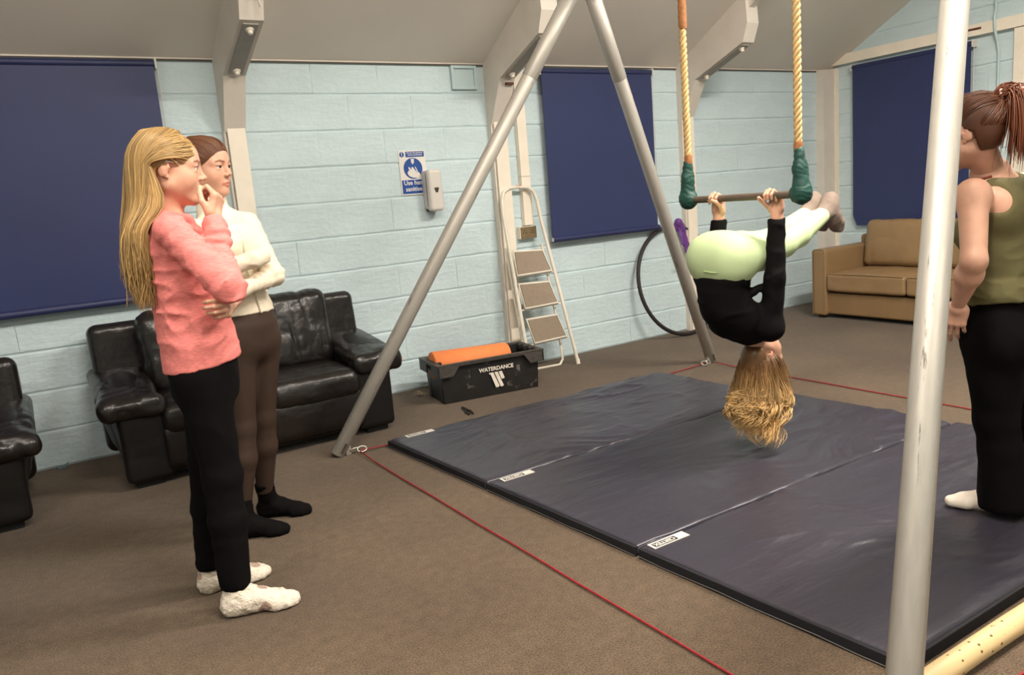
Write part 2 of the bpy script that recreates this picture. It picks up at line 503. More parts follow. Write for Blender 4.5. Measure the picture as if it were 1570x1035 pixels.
def put_back(me, x, z, rng):
    o = bpy.data.objects.new('block', me); link_obj(o, wall_back); o.location = (x, rng.uniform(-0.0012, 0.0012), z)
    o.rotation_euler = (rng.uniform(-.004, .004), 0, rng.uniform(-.0025, .0025))
lay_blocks(wall_back, -1.35, XR, 3.733+1.35, 2.20, put_back)
MB().box(((XL+XR)/2, -.003, 2.2045), (XR-XL, .008, .009)).build('gap_shade_strip', mat('gap_shade_paint', (92, 88, 80), rough=.9), wall_back)  # dark painted strip standing in for the shade in the gap below the bead
MB().box(((XL+XR)/2, -.006, 2.213), (XR-XL, .014, .008)).build('ceiling_bead', M_frame, wall_back)
def put_right(me, s, z, rng):
    if z-0.11 > ceil_z(-(s+0.2)): return
    o = bpy.data.objects.new('block', me); link_obj(o, wall_right); o.location = (XR+rng.uniform(-0.0012, 0.0012), -s, z)
    o.rotation_euler = (0, rng.uniform(-.003, .003), -math.pi/2+rng.uniform(-.0025, .0025))
lay_blocks(wall_right, 0.0, 2.7, 0.12, 3.35, put_right)

# ---- portal frames: post against the wall, haunch, rafter under the ceiling
M_rust = mat('rust', (96, 52, 34), rough=0.8, var=0.3, vscale=60)
M_plate = mat('grey_plate', (158, 152, 144), rough=0.5, var=0.06)
RIBX = [1.19, 3.03, 4.89]
for i, x in enumerate(RIBX):
    w_ = 0.125
    t = empty('trim_%d' % (i+1), (x, 0, 0)); t['kind'] = 'structure'
    prof = [(0.0, 1.79), (-0.055, 1.79), (-0.215, 2.085), (-0.715, 2.275), (-0.765, 2.405), (-0.745, ceil_z(-.745)+.02), (0.0, EAVES+.01)]
    MB().prism(prof, 'x', -w_/2, w_/2).build('haunch', M_frame, t)
    MB().box((0.004, -0.034, 0.905), (w_-0.02, 0.068, 1.81), bev=0.004).build('post_board', M_white, t)
    MB().box((-w_/2+0.004, -0.025, 0.9), (0.012, 0.05, 1.80)).build('side_batten', M_frame, t)
    y0, y1 = -.74, RIDGE_Y
    MB().prism([(y0, ceil_z(y0)-.115), (y1, ceil_z(y1)-.115), (y1, ceil_z(y1)+.02), (y0, ceil_z(y0)+.02)], 'x', -.03, .03).build('rafter', M_frame, t)
    # bolted plate on the sloping soffit
    a = Vector((0, -0.245, 2.096)); b = Vector((0, -0.69, 2.2655)); d = (b-a).normalized(); nn = Vector((0, d.z, -d.y)); nn = nn if nn.z < 0 else -nn
    R = frame((0, 0, 0), (1, 0, 0), d, nn).to_3x3()
    pl = MB().box((a+b)/2+nn*0.004, (0.078, (b-a).length, 0.008), rot=R).build('bolt_plate', M_plate, t)
    for q in (a+d*0.035, b-d*0.045):
        MB().lathe([(0.0001, 0.026), (0.012, 0.026), (0.014, 0.02), (0.014, 0.006), (0.022, 0.006), (0.022, 0.0)], 10, frame(q+nn*0.008, R.col[0], R.col[1], nn)).build('bolt', M_white, pl)
    if i == 0:
        MB().box((0.045, -0.775, 2.395), (0.11, 0.03, 0.022)).build('rusty_bracket', M_rust, t)
        MB().tube([(0.02, -.785, 2.39), (0.02, -.80, 2.365), (0.025, -.80, 2.335), (0.032, -.79, 2.325)], .006, 6).build('hook', M_frame, t)
    if i == 1:
        MB().box((0.02, -0.205, 2.05), (0.06, 0.02, 0.016)).build('rusty_bracket', M_rust, t)
# corner frame at the end wall
t = empty('trim_4', (6.70, 0, 0)); t['kind'] = 'structure'
MB().prism([(0, 0), (-.085, 0), (-.085, 2.21), (0, 2.215)], 'x', -.06, .105).build('post', M_frame, t)
MB().box((0.125, -0.05, 1.11), (0.045, 0.10, 2.22)).build('edge_board', M_white, t)
# tie beam and post on the end wall
t = empty('trim_5', (XR, 0, 0)); t['kind'] = 'structure'
MB().prism([(-0.02, 2.245), (-3.2, 2.255), (-3.2, 2.345), (-0.17, 2.335), (-0.05, 2.27)], 'x', -.05, .0).build('tie_beam', M_white, t)
MB().box((-.012, -1.72, 1.122), (.05, .09, 2.245)).build('post', M_white, t)
MB().box((-.052, -1.37, 2.30), (.006, .12, .016)).build('slot_plate', M_rust, t)

# ---- window reveals hidden behind the blinds are left as wall; the blinds hang in front of it
M_blind = mat('blind_fabric', (34, 44, 90), rough=0.5, spec=0.45, sheen=.35, var=0.06, vscale=3, fine=0.10, fscale=500, bump=0.12, bscale=600, bdist=0.0006)
M_blind_bar = mat('blind_bar_fabric', (38, 45, 86), rough=0.5, var=0.05)
M_plastic = mat('white_plastic', (214, 208, 200), rough=0.35, var=0.03)
def blind(label, w_, h_, M, cham=0.0, bar=True, frame_side=True):
    """local: x along the wall, z up, -y out of the wall; origin at bottom-left on the wall"""
    r = empty('roller_blind'); tag(r, label, 'blind', 'navy roller blinds')
    nx, nz = 10, 16; V = []; F = []
    for j in range(nz+1):
        for i in range(nx+1):
            u, v = i/nx, j/nz; x = u*w_; z = v*h_
            if cham and z < cham: x = cham-z+(w_-2*(cham-z))*u if False else max(cham*(1-z/cham)*0.8, 0)+u*(w_-1.6*cham*(1-z/cham))
            V.append((x, -0.058+0.004*math.sin(u*7+v*3)*(1-v)+0.003*math.sin(u*3.1), z))
    n = len(V); V += [(x, y+0.0015, z) for x, y, z in V]
    for j in range(nz):
        for i in range(nx):
            a = j*(nx+1)+i; F += [(a, a+1, a+nx+2, a+nx+1), (n+a, n+a+nx+1, n+a+nx+2, n+a+1)]
    mb = MB().add(V, F, True); mb.build('fabric', M_blind, r, fix=False)
    MB().tube([(-.005, -.045, h_+.004), (w_+.005, -.045, h_+.004)], .021, 16).build('roller', M_blind_bar, r)
    for x in (-.012, w_+.012):
        MB().box((x, -.035, h_+.004), (.012, .07, .06), bev=.004).build('bracket', M_plastic, r)
    if bar:
        MB().tube([(-.004, -.062, .018), (w_+.004, -.062, .018)], .022, 14).build('bottom_bar', M_blind_bar, r)
        for x in (0, w_): MB().box((x, -.062, .018), (.012, .03, .03), bev=.004).build('end_cap', M_plastic, r)
    if frame_side:
        MB().tube([(w_+.018, -.05, h_), (w_+.02, -.05, h_*.45), (w_+.018, -.045, .25)], .0028, 6).build('pull_chain', M_plastic, r)
    r.matrix_world = M
    return r
blind('large navy roller blind at the left edge, behind the girl in pink', 1.45, 1.305, Matrix.Translation((-.655, 0, .865)))
blind('navy roller blind on the long wall between the step ladder and the hoop', 1.075, 1.25, Matrix.Translation((3.425, 0, .912)))
blind('navy roller blind on the end wall above the tan sofa', 1.075, 1.455,
      Matrix.Translation((XR, -.285, .735)) @ Matrix.Rotation(-math.pi/2, 4, 'Z'), cham=.05, bar=False)

# ---- fluorescent battens that light the hall
M_batten = mat('lamp_housing', (225, 222, 215), rough=0.4, var=0.02)
def tube_mat():
    m = bpy.data.materials.new('lamp_tube'); m.use_nodes = True; b = m.node_tree.nodes['Principled BSDF']
    b.inputs['Base Color'].default_value = (.9, .9, .88, 1); b.inputs['Emission Color'].default_value = LAMP_COL+(1,); b.inputs['Emission Strength'].default_value = 3.0
    return m
M_tube = tube_mat()
names = ['fluorescent batten over the mat', 'fluorescent batten above the camera side of the mat', 'fluorescent batten at the left part of the hall', 'fluorescent batten behind the photographer']
for i, (x, y, z, ln, wt, wu) in enumerate(LAMPS):
    r = empty('light_batten', (x, y, z)); tag(r, names[i], 'lamp', 'ceiling battens')
    MB().box((0, 0, 0.05), (ln, 0.14, 0.06), bev=.006).build('housing', M_batten, r)
    MB().tube([(-ln/2+.02, 0, 0), (ln/2-.02, 0, 0)], .018, 12).build('tube', M_tube, r)
    for sx in (-ln*.35, ln*.35): MB().tube([(sx, 0, .07), (sx, 0, ceil_z(y)-z)], .006, 6).build('hanger', M_batten, r)
    ld = bpy.data.lights.new('batten_light', 'AREA'); ld.shape = 'RECTANGLE'; ld.size = ln; ld.size_y = .12; ld.energy = wt; ld.color = LAMP_COL
    lo = bpy.data.objects.new('batten_light', ld); link_obj(lo, r); lo.location = (0, 0, -.03)
    l2 = ld.copy(); l2.energy = wu; l2.size_y = .2; lo = bpy.data.objects.new('batten_light', l2); link_obj(lo, r); lo.location = (0, 0, .09); lo.rotation_euler = (math.pi, 0, 0)   # added uplight above the housing to brighten the ceiling

# ---- small fixtures of the walls
M_vent = mat('vent_paint', (190, 209, 212), rough=.55, var=.04)
v = empty('air_vent', (2.80, 0, 2.045)); tag(v, 'blue painted square air vent at the top of the block wall', 'vent')
MB().box((0, -.004, .075), (.20, .012, .16), bev=.003).build('back_plate', M_vent, v)
for c, s in (((-.09, -.014, .075), (.02, .022, .16)), ((.09, -.014, .075), (.02, .022, .16)), ((0, -.014, .145), (.16, .022, .02)), ((0, -.014, .005), (.16, .022, .02))):
    MB().box(c, s, bev=.003).build('frame_bar', M_vent, v)
t = empty('cable_trunking', (3.235, 0, 1.06)); tag(t, 'white vertical cable trunking between frame post and navy blind', 'trunking')
MB().box((0, -.02, .565), (.078, .04, 1.13), bev=.003).build('cover', M_white, t)
MB().box((0, -.022, .36), (.082, .043, .006)).build('joint', M_frame, t)
t = empty('socket_box', (3.215, 0, .96)); tag(t, 'brass fronted double socket box under the white trunking', 'socket')
M_brass = mat('dull_brass', (142, 122, 92), rough=.45, metal=.6, var=.12, vscale=30)
MB().box((0, -.022, .047), (.145, .044, .092), bev=.004).build('box', M_white, t)
fp = MB().box((0.002, -.047, .047), (.138, .006, .086), bev=.002).build('face_plate', M_brass, t)
M_dark = mat('dark_slot', (40, 34, 28), rough=.7)
for sx in (-.035, .035):
    for (dx, dz) in ((0, .02), (-.012, 0), (.012, 0)):
        MB().box((sx+dx, -.0505, .045+dz), (.008, .003, .006)).build('slot', M_dark, fp)
    MB().box((sx*1.6, -.051, .075), (.01, .006, .012), bev=.001).build('switch', M_brass, fp)
pipe = MB().tube([(XR-.03, -1.53, 3.0), (XR-.03, -1.53, 2.42), (XR-.06, -1.535, 2.36), (XR-.065, -1.545, 2.25), (XR-.035, -1.55, 2.18), (XR-.02, -1.555, 2.1), (XR-.02, -1.56, .0)], .011, 8)
tag(pipe.build('conduit_pipe', M_vent, None), 'thin blue painted conduit pipe down the end wall at right', 'pipe')
# ================================================================== furniture and gear
M_leather = mat('black_leather', (27, 22, 20), rough=0.30, spec=0.5, var=0.18, vscale=7, bump=0.32, bscale=26, bdist=0.010, detail=6)
M_leather_d = mat('black_leather_panel', (20, 16, 15), rough=0.42, spec=0.4, var=0.15, vscale=7, bump=0.3, bscale=70, bdist=0.002)
def wrinkles(seed, amp, scale=14.0, stretch=(1, 1, 1), rid=True):
    S = np.array(stretch, np.float32)
    def f(P):
        a = vnoise(P*S, scale, seed); b = vnoise(P*S, scale*2.1, seed+5)
        r = (1-np.abs(a))**3+0.5*(1-np.abs(b))**3-0.6 if rid else a
        return r*amp
    return f
def rotx(a):
    c, s = math.cos(a), math.sin(a); return np.array([[1, 0, 0], [0, c, -s], [0, s, c]])
def roty(a):
    c, s = math.cos(a), math.sin(a); return np.array([[c, 0, s], [0, 1, 0], [-s, 0, c]])
def rotz(a):
    c, s = math.cos(a), math.sin(a); return np.array([[c, -s, 0], [s, c, 0], [0, 0, 1]])

M_blackfoot = mat('sofa_foot', (15, 13, 12), rough=.7)
def leather_sofa(name, label, cat, X0, X1, yb, seats, zs=1.0, hide_left=False):
    """leather sofa against the long wall, facing -y; X0..X1 outer width, yb = back plane"""
    r = empty(name); tag(r, label, cat)
    aw = 0.29; yf = yb-0.78; H = 0.77*zs
    h = 0.011
    s = SDF(h)   # back frame, leaning a little
    s.box(((X0+X1)/2, yb-.13, .43*zs), ((X1-X0)/2-.035, .085, .35*zs), .05, R=rotx(-.10), k=.02)
    s.disp = wrinkles(2, .0025, 6); s.build('back_frame', M_leather, r)
    s = SDF(h)
    s.box(((X0+X1)/2, yb-.42, .175), ((X1-X0)/2-.22, .32, .125), .03); s.build('base', M_leather_d, r)
    s = SDF(h)
    s.box(((X0+X1)/2, yf+.055, .185), ((X1-X0)/2-.26, .035, .11), .03, puff=.015, paxis=1); s.disp = wrinkles(4, .002, 8)
    s.build('front_panel', M_leather, r)
    sw = (X1-X0-2*aw+.06)/seats
    for i in range(seats):
        cx = X0+aw-.03+sw*(i+.5)
        s = SDF(h); s.box((cx, yb-.50, .325*zs), (sw/2-.002, .285, .075), .06, k=.02, puff=.025)
        s.disp = wrinkles(10+i, .004, 9, (1, 1.6, 1)); s.build('seat_cushion', M_leather, r)
        s = SDF(h)
        s.box((cx, yb-.30, .60*zs), (sw/2-.004, .075, .225*zs), .06, R=rotx(-.22), k=.03, puff=.045, paxis=1)
        s.box((cx, yb-.29, .745*zs), (sw/2-.02, .07, .075*zs), .06, R=rotx(-.22), k=.05)
        s.disp = wrinkles(20+i*3, .011, 10, (1.3, 1, .55)); bc = s.build('back_cushion', M_leather, r)
        MB().tube([(cx+.008*math.sin(k), yb-.405+.0-.05*math.sin(k/6*math.pi)+.07*(k/6), .42*zs+.40*zs*k/6) for k in range(7)], .004, 6).build('seam', M_leather_d, bc)
    for sd in (-1, 1):
        xa = X0+aw/2 if sd < 0 else X1-aw/2
        s = SDF(h)   # arm panel, curving in towards its foot
        s.loft([((xa-sd*.055, yb-.38, .05), .085, .27), ((xa-sd*.015, yb-.39, .24), .118, .325), ((xa, yb-.40, .40*zs), .138, .335)], (1, 0, 0), k=.02)
        s.box((xa-sd*.035, yf+.095, .235), (.11, .055, .205), .03, k=.05)
        s.cut((xa, 0, .035), (0, 0, -1)); s.disp = wrinkles(31, .002, 7); s.build('arm_panel', M_leather_d, r)
        s = SDF(h)   # soft pad thrown over the arm
        s.box((xa+sd*.002, yb-.40, .462*zs), (.142, .36, .040), .036, k=.03, puff=.022, R=rotx(.10))
        s.box((xa+sd*.002, yf+.055, .405*zs), (.140, .040, .045), .030, k=.05)
        w_a = wrinkles(40+sd, .013, 9, (1, .8, 1)); s.disp = lambda P, f_=w_a: f_(P)*np.clip((yb-.30-P[:, 1])/.3, .25, 1)
        s.build('arm_pad', M_leather, r)
        MB().box((xa-sd*.03, yf+.11, .02), (.13, .07, .04), bev=.006).build('foot', M_blackfoot, r)
    set_origin(r, ((X0+X1)/2, yb-.4, 0))
    return r
leather_sofa('leather_sofa', 'black leather two-seater sofa against the wall behind the two standing girls', 'sofa', .19, 1.765, -.06, 2)
leather_sofa('leather_armchair', 'black leather armchair cut off at the left edge of the picture', 'armchair', -1.16, -.075, -.22, 1, .90)

# ---- tan sofa along the end wall
M_tan = mat('tan_leather', (140, 113, 80), rough=0.42, spec=0.4, var=0.08, vscale=5, bump=0.25, bscale=60, bdist=0.002, detail=5)
M_tan_d = mat('tan_leather_panel', (134, 107, 74), rough=0.5, spec=0.35, var=0.06, vscale=4, bump=0.2, bscale=80, bdist=0.001)
r = empty('tan_sofa'); tag(r, 'tan leather sofa along the end wall under the navy blind', 'sofa')
fx, h = 5.86, .011; ya, yz = -.52, -2.22
SDF(h).box((6.30, (ya+yz)/2, .13), (.40, (ya-yz)/2-.06, .095), .015).build('base', M_tan_d, r)
SDF(h).box((6.62, (ya+yz)/2, .38), (.10, (ya-yz)/2-.02, .30), .03).build('back_panel', M_tan_d, r)
for y in (ya-.065, yz+.065):
    s = SDF(h); s.box((6.29, y, .315), (.43, .065, .29), .018, puff=.006, paxis=1); a = s.build('arm', M_tan, r)
    MB().tube([(fx+.0, y-.06, .03), (fx+.0, y-.06, .585), (fx+.005, y-.045, .602), (fx+.005, y+.045, .602), (fx, y+.06, .585), (fx, y+.06, .03)], .004, 6).build('piping', M_tan_d, a)
for i in range(2):
    y = -.655-.36-.72*i
    s = SDF(h); s.box((6.19, y, .32), (.33, .357, .075), .022, puff=.02); s.disp = wrinkles(51+i, .003, 5); c = s.build('seat_cushion', M_tan, r)
    MB().tube([(fx+.004, y-.34, .392), (fx+.0, y, .398), (fx+.004, y+.34, .392)], .0035, 6).build('piping', M_tan_d, c)
    s = SDF(h); s.box((6.46, y, .605), (.075, .345, .205), .05, R=roty(.18), puff=.035, paxis=0, k=.02); s.disp = wrinkles(55+i, .006, 6, (1, 1, .6)); s.build('back_cushion', M_tan, r)
for y in (ya-.06, yz+.06):
    for x in (5.92, 6.6): MB().box((x, y, .015), (.05, .05, .03)).build('foot', M_dark, r)
set_origin(r, (6.3, (ya+yz)/2, 0))

# ---- step ladder leaning on the wall
M_cream = mat('cream_enamel', (226, 218, 203), rough=0.35, var=0.05, vscale=20)
M_tread = mat('tread_rubber', (150, 134, 116), rough=0.75, var=0.06, vscale=40, bump=.2, bscale=300)
lad = empty('step_ladder'); tag(lad, 'cream folding step ladder with three grey treads leaning on the wall', 'ladder')
LO = Vector((0, -.30, .005)); LV = Vector((0, .235, 1.36)).normalized(); LN = Vector((0, -LV.z, LV.y))
def LP(u, v, n=0.0): return Vector((u, 0, 0))+LO+LV*v+LN*n
arc = [(2.945, 0.0), (2.975, .235), (2.976, .75), (2.974, 1.16), (2.985, 1.27), (3.01, 1.33), (3.06, 1.355), (3.14, 1.36), (3.22, 1.352), (3.265, 1.32), (3.285, 1.25), (3.292, 1.10), (3.335, .70), (3.405, 0.0)]
MB().tube([LP(u, v) for u, v in arc], .0138, 10).build('front_frame', M_cream, lad)
MB().tube([LP(3.12, 1.36), LP(3.16, 1.36)], .0135, 10).build('orange_band', mat('orange_tape', (176, 96, 52), rough=.5), lad)
steps = [((2.987, .892), (3.236, .878), (3.297, .720), (2.992, .718)), ((2.985, .655), (3.246, .641), (3.306, .478), (3.012, .474)), ((2.999, .394), (3.264, .390), (3.331, .220), (3.042, .214))]
for q in steps:
    st = empty('step'); st.parent = lad
    P = [LP(u, v, .03 if i < 2 else .015) for i, (u, v) in enumerate(q)]
    c = sum(P, Vector())/4; nn = (P[1]-P[0]).cross(P[2]-P[0]).normalized(); nn = nn if nn.y < 0 else -nn
    inn = [c+(p-c)*.93 for p in P]
    MB().add([p+nn*.004 for p in inn]+[p-nn*.006 for p in inn], [(0, 1, 2, 3), (7, 6, 5, 4), (0, 4, 5, 1), (1, 5, 6, 2), (2, 6, 7, 3), (3, 7, 4, 0)]).build('tread', M_tread, st)
    MB().tube(P, .009, 8, closed=True).build('tread_frame', M_cream, st)
    lo = MB().tube([LP(2.97, q[3][1]-.01, 0), LP(3.36-.06*q[2][1], q[2][1]-.01, 0)], .006, 8).build('cross_bar', M_cream, st)
MB().tube([LP(2.965, .93, -.03), LP(2.985, .3, -.06), LP(3.01, .06, -.085), LP(3.04, .02, -.09), LP(3.30, .012, -.09), LP(3.33, .05, -.085), LP(3.32, .35, -.06), LP(3.28, .93, -.03)], .010, 8).build('rear_frame', M_cream, lad)
for u in (2.945, 3.405): MB().tube([LP(u, -.005), LP(u, .035)], .016, 8).build('rubber_foot', M_white, lad)
set_origin(lad, (3.15, -.2, 0))

# ---- black crate with an orange foam roll
M_crate = mat('black_plastic', (26, 23, 22), rough=.5, var=.25, vscale=12, fine=.2, fscale=60)
M_scuff = mat('crate_rim_plastic', (62, 57, 52), rough=.55, var=.45, vscale=25, stretch=(1, 1, 6))
cr = empty('plastic_crate'); tag(cr, 'black plastic crate with white lettering on the floor beside the ladder', 'crate')
cw, cdp, ch = .70, .33, .255
def ring_box(mb, w0, d0, z0, w1, d1, z1, t):
    o0 = [(-w0/2, -d0/2, z0), (w0/2, -d0/2, z0), (w0/2, d0/2, z0), (-w0/2, d0/2, z0)]
    o1 = [(-w1/2, -d1/2, z1), (w1/2, -d1/2, z1), (w1/2, d1/2, z1), (-w1/2, d1/2, z1)]
    i0 = [(x-math.copysign(t, x), y-math.copysign(t, y), z) for x, y, z in o0]; i1 = [(x-math.copysign(t, x), y-math.copysign(t, y), z) for x, y, z in o1]
    V = o0+o1+i0+i1; F = []
    for k in range(4):
        n = (k+1) % 4
        F += [(k, n, 4+n, 4+k), (8+n, 8+k, 12+k, 12+n), (4+k, 4+n, 12+n, 12+k), (k, 8+k, 8+n, n)]
    return mb.add(V, F)
mb = MB(); ring_box(mb, cw-.03, cdp-.03, .0, cw-.005, cdp-.005, ch, .008); mb.box((0, 0, .006), (cw-.04, cdp-.04, .012)).build('tub', M_crate, cr)
mb = MB(); ring_box(mb, cw+.05, cdp+.05, ch-.012, cw+.056, cdp+.056, ch+.008, .035); mb.build('rim', M_scuff, cr)
for sx in (-1, 1):
    for sy in (-1, 1):
        mb = MB(); x0 = sx*(cw/2+.025); y0 = sy*(cdp/2+.027)
        mb.prism([(x0, ch-.005), (x0, ch-.072), (x0-sx*.10, ch-.072), (x0-sx*.15, ch-.005)], 'y', y0-sy*.012, y0)
        mb.box((x0-sx*.006, y0-sy*.07, ch-.038), (.012, .14, .068)); mb.build('corner_skirt', M_scuff, cr)
        MB().box((sx*(cw/2-.03), sy*(cdp/2-.055), .10), (.045, .055, .2), bev=.006).build('corner_pillar', M_crate, cr)
for sx in (-1, 1):
    for k in range(3): MB().box((sx*(cw/2-.012), -.08+k*.08, ch-.005), (.05, .03, .03), bev=.003).build('rim_notch', M_crate, cr)
M_print = mat('white_print', (214, 204, 190), rough=.6, var=.1, vscale=40)
tx = text_mesh('lettering', 'WATERDANCE', .036, M_print, cr, frame((.035, -cdp/2-.0025, .182), (1, 0, 0), (0, 0, 1), (0, -1, 0)), bold=.0012)
lg = MB()
for pts in ([(-.055, .158), (-.025, .158), (.012, .062), (.004, .055), (-.014, .055), (-.044, .145), (-.055, .15)],
            [(-.018, .158), (.006, .158), (.042, .062), (.036, .055), (.020, .055), (-.014, .15)],
            [(.013, .158), (.037, .158), (.053, .112), (.047, .106), (.030, .106), (.016, .15)]):
    lg.prism([(x+.035, z+.0) for x, z in pts], 'y', -cdp/2-.0015, -cdp/2-.003)
lg.build('stripe_logo', M_print, cr)
def scuff(m, scale=9, lo=.60, hi=.72, col=(120, 114, 106), st=(1, 1, 1)):
    nt = m.node_tree; N = nt.nodes; L = nt.links; b = N['Principled BSDF']
    tc = N.new('ShaderNodeTexCoord'); mp = N.new('ShaderNodeMapping'); mp.inputs['Scale'].default_value = st; L.new(tc.outputs['Object'], mp.inputs[0])
    n1 = N.new('ShaderNodeTexNoise'); n1.inputs['Scale'].default_value = scale; n1.inputs['Detail'].default_value = 7; n1.inputs['Roughness'].default_value = .65; L.new(mp.outputs[0], n1.inputs['Vector'])
    rp = N.new('ShaderNodeValToRGB'); rp.color_ramp.elements[0].position = lo; rp.color_ramp.elements[1].position = hi; L.new(n1.outputs['Fac'], rp.inputs['Fac'])
    mx = N.new('ShaderNodeMix'); mx.data_type = 'RGBA'; L.new(rp.outputs['Color'], mx.inputs['Factor']); L.new(b.inputs['Base Color'].links[0].from_socket, mx.inputs['A']); mx.inputs['B'].default_value = lin(col); L.new(mx.outputs['Result'], b.inputs['Base Color'])
scuff(M_crate)
cr.location = (2.495, -.445, 0); cr.rotation_euler = (0, 0, -.135)
M_foam = mat('orange_foam', (226, 128, 70), rough=.75, var=.05, vscale=20, bump=.15, bscale=250, bdist=.001)
fo = empty('foam_roll', (0, 0, 0)); tag(fo, 'orange foam roll lying inside the black crate', 'foam roll')
Mx = Matrix.Translation((-.30, 0, 0)) @ Matrix.Rotation(math.pi/2, 4, 'Y')
MB().lathe([(.0, 0), (.086, 0), (.090, .006), (.090, .53), (.084, .54), (.028, .542), (.026, .50), (.0001, .50)], 28, Mx).build('roll', M_foam, fo)
fo.location = (2.455, -.42, .222); fo.rotation_euler = (0, 0.03, -.135)
tool = empty('pliers', (2.16, -.80, 0)); tag(tool, 'small dark pliers on the carpet in front of the crate', 'pliers')
M_tool = mat('tool_black', (34, 28, 25), rough=.45)
for sd in (-1, 1):
    MB().tube([(sd*.004, .09, .008), (sd*.006, .03, .009), (-sd*.006, .0, .009), (-sd*.016, -.05, .009), (-sd*.012, -.10, .008)], [.003, .006, .007, .006, .006], 8).build('handle', M_tool, tool)
tool.rotation_euler = (0, 0, -.2)
M_fray = mat('frayed_cord', (176, 160, 140), rough=.9)
mb = MB()
for k in range(34):
    a = random.uniform(0, 6.28); d = random.uniform(.01, .05); z = random.uniform(.004, .03)
    mb.tube([(0, 0, .012), (d*.5*math.cos(a), d*.5*math.sin(a), z+.008), (d*math.cos(a+.5), d*math.sin(a+.5), z*.5+.002)], .0018, 4)
o = mb.build('frayed_rope_end', M_fray); o.location = (2.13, -.20, 0); tag(o, 'frayed rope end on the carpet at the left of the black crate', 'rope end')
o = MB().box((0, 0, .008), (.05, .018, .016), bev=.004).add([(-.0, 0, .016), (.03, .004, .016), (.035, .01, .03)], [(0, 1, 2)]).build('scrap', mat('scrap_blue', (92, 112, 118), rough=.6))
o.location = (.0, -.05, 0); tag(o, 'small bluish scrap on the carpet at the foot of the left wall', 'scrap')

# ---- hand sanitiser notice and dispenser
M_signw = mat('sign_white', (226, 222, 214), rough=.4, var=.02)
M_signb = mat('sign_blue', (28, 74, 150), rough=.4, var=.03)
sg = empty('safety_sign', (2.345, -.002, 1.495)); tag(sg, 'blue and white hand sanitiser notice on the block wall', 'sign')
MB().box((0, -.002, 0), (.198, .004, .298), bev=.001).build('board', M_signw, sg)
def fr(x, z, y=-.0042): return frame((x, y, z), (1, 0, 0), (0, 0, 1), (0, -1, 0))
MB().box((.022, -.0046, .122), (.138, .0012, .036)).build('top_panel', M_signb, sg)
MB().box((0, -.0046, -.094), (.184, .0012, .092)).build('lower_panel', M_signb, sg)
def disc(name, x, z, rx, m, y, n=32): return MB().prism([(x+rx*math.cos(2*math.pi*k/n), z+rx*math.sin(2*math.pi*k/n)) for k in range(n)], 'y', y, y-.0012).build(name, m, sg)
disc('warning_disc', -.075, .122, .017, M_signb, -.004); disc('pictogram_disc', 0, .028, .070, M_signb, -.004)
text_mesh('exclamation', '!', .032, M_signw, sg, fr(-.075, .122, -.0056), bold=.001)
text_mesh('small_print', 'Prevent the spread of\nviruses and bacteria', .0135, M_signw, sg, fr(.022, .1245, -.0056), bold=.0003)
text_mesh('big_print', 'Use hand\nsanitiser', .042, M_signw, sg, fr(0, -.089, -.0056), bold=.0008)
ic = MB()
ic.prism([(-.012, .092), (.012, .092), (.010, .066), (.004, .062), (.004, .056), (-.004, .056), (-.004, .062), (-.010, .066)], 'y', -.0052, -.0062)
ic.prism([(-.046, -.002), (-.036, .016), (-.028, .010), (-.036, .034), (-.028, .040), (-.014, .020), (-.010, .038), (-.002, .038), (.022, .004), (.05, -.018), (.052, -.03), (.03, -.036), (-.006, -.034), (-.034, -.022)], 'y', -.0052, -.0062)
ic.prism([(.012, .040), (.019, .038), (.034, .004), (.052, -.014), (.054, -.024), (.026, .004)], 'y', -.0052, -.0062)
ic.build('hands_icon', M_signw, sg)
dp_ = empty('soap_dispenser', (2.452, 0, 1.225)); tag(dp_, 'white wall mounted hand sanitiser dispenser overlapping the blue notice', 'dispenser')
s = SDF(.004); s.box((0, -.045, .145), (.052, .045, .13), .012); s.build('housing', mat('dispenser_grey', (196, 192, 190), rough=.4, var=.02), dp_)
s = SDF(.004); s.box((0, -.078, .140), (.052, .040, .140), .022, k=.01); s.cut((0, -.062, 0), (0, 1, 0)); s.build('front_cover', M_plastic, dp_)
MB().box((0, -.05, .008), (.08, .07, .016), bev=.003).build('nozzle_recess', M_dark, dp_)
s = SDF(.003); s.loft([((0, -.119, .155), .019, .004), ((0, -.119, .128), .010, .004)], (1, 0, 0)); s.build('level_window', mat('dispenser_window', (74, 64, 58), rough=.25), dp_)

# ---- aerial hoop leaning on the wall with a purple strap
hp = empty('aerial_hoop', (4.66, -.20, 0)); tag(hp, 'black aerial hoop leaning against the wall with a purple strap', 'hoop')
n = 56; R = .452
MB().tube([(R*math.cos(2*math.pi*k/n), .17*(R+R*math.sin(2*math.pi*k/n))/(2*R), .018+R+R*math.sin(2*math.pi*k/n)) for k in range(n)], .0165, 10, closed=True).build('ring', mat('hoop_tape', (38, 30, 32), rough=.6, var=.2, vscale=40), hp)
M_purple = mat('purple_strap', (104, 58, 132), rough=.6, var=.15, vscale=30, bump=.3, bscale=80)
s = SDF(.006)
zt = .018+2*R
s.rc((.035, .155, zt-.035), (.055, .13, zt+.03), .022, .028, .02); s.rc((.055, .125, zt+.03), (.085, .12, zt-.03), .028, .024, .02)
for dx, l in ((-.005, .15), (.03, .22), (.06, .19)):
    s.rc((dx*.5+.065, .125, zt), (dx+.075, .10, zt-l), .020, .016, .012, flat=((0, 1, 0), .5))
s.disp = wrinkles(71, .004, 40, (1, 1, .3)); s.build('strap', M_purple, hp)
MB().tube([(.0, .09, .64), (.018, .088, .61), (.034, .09, .622)], .008, 6).build('blue_tag', mat('blue_tag', (52, 134, 170), rough=.6), hp)

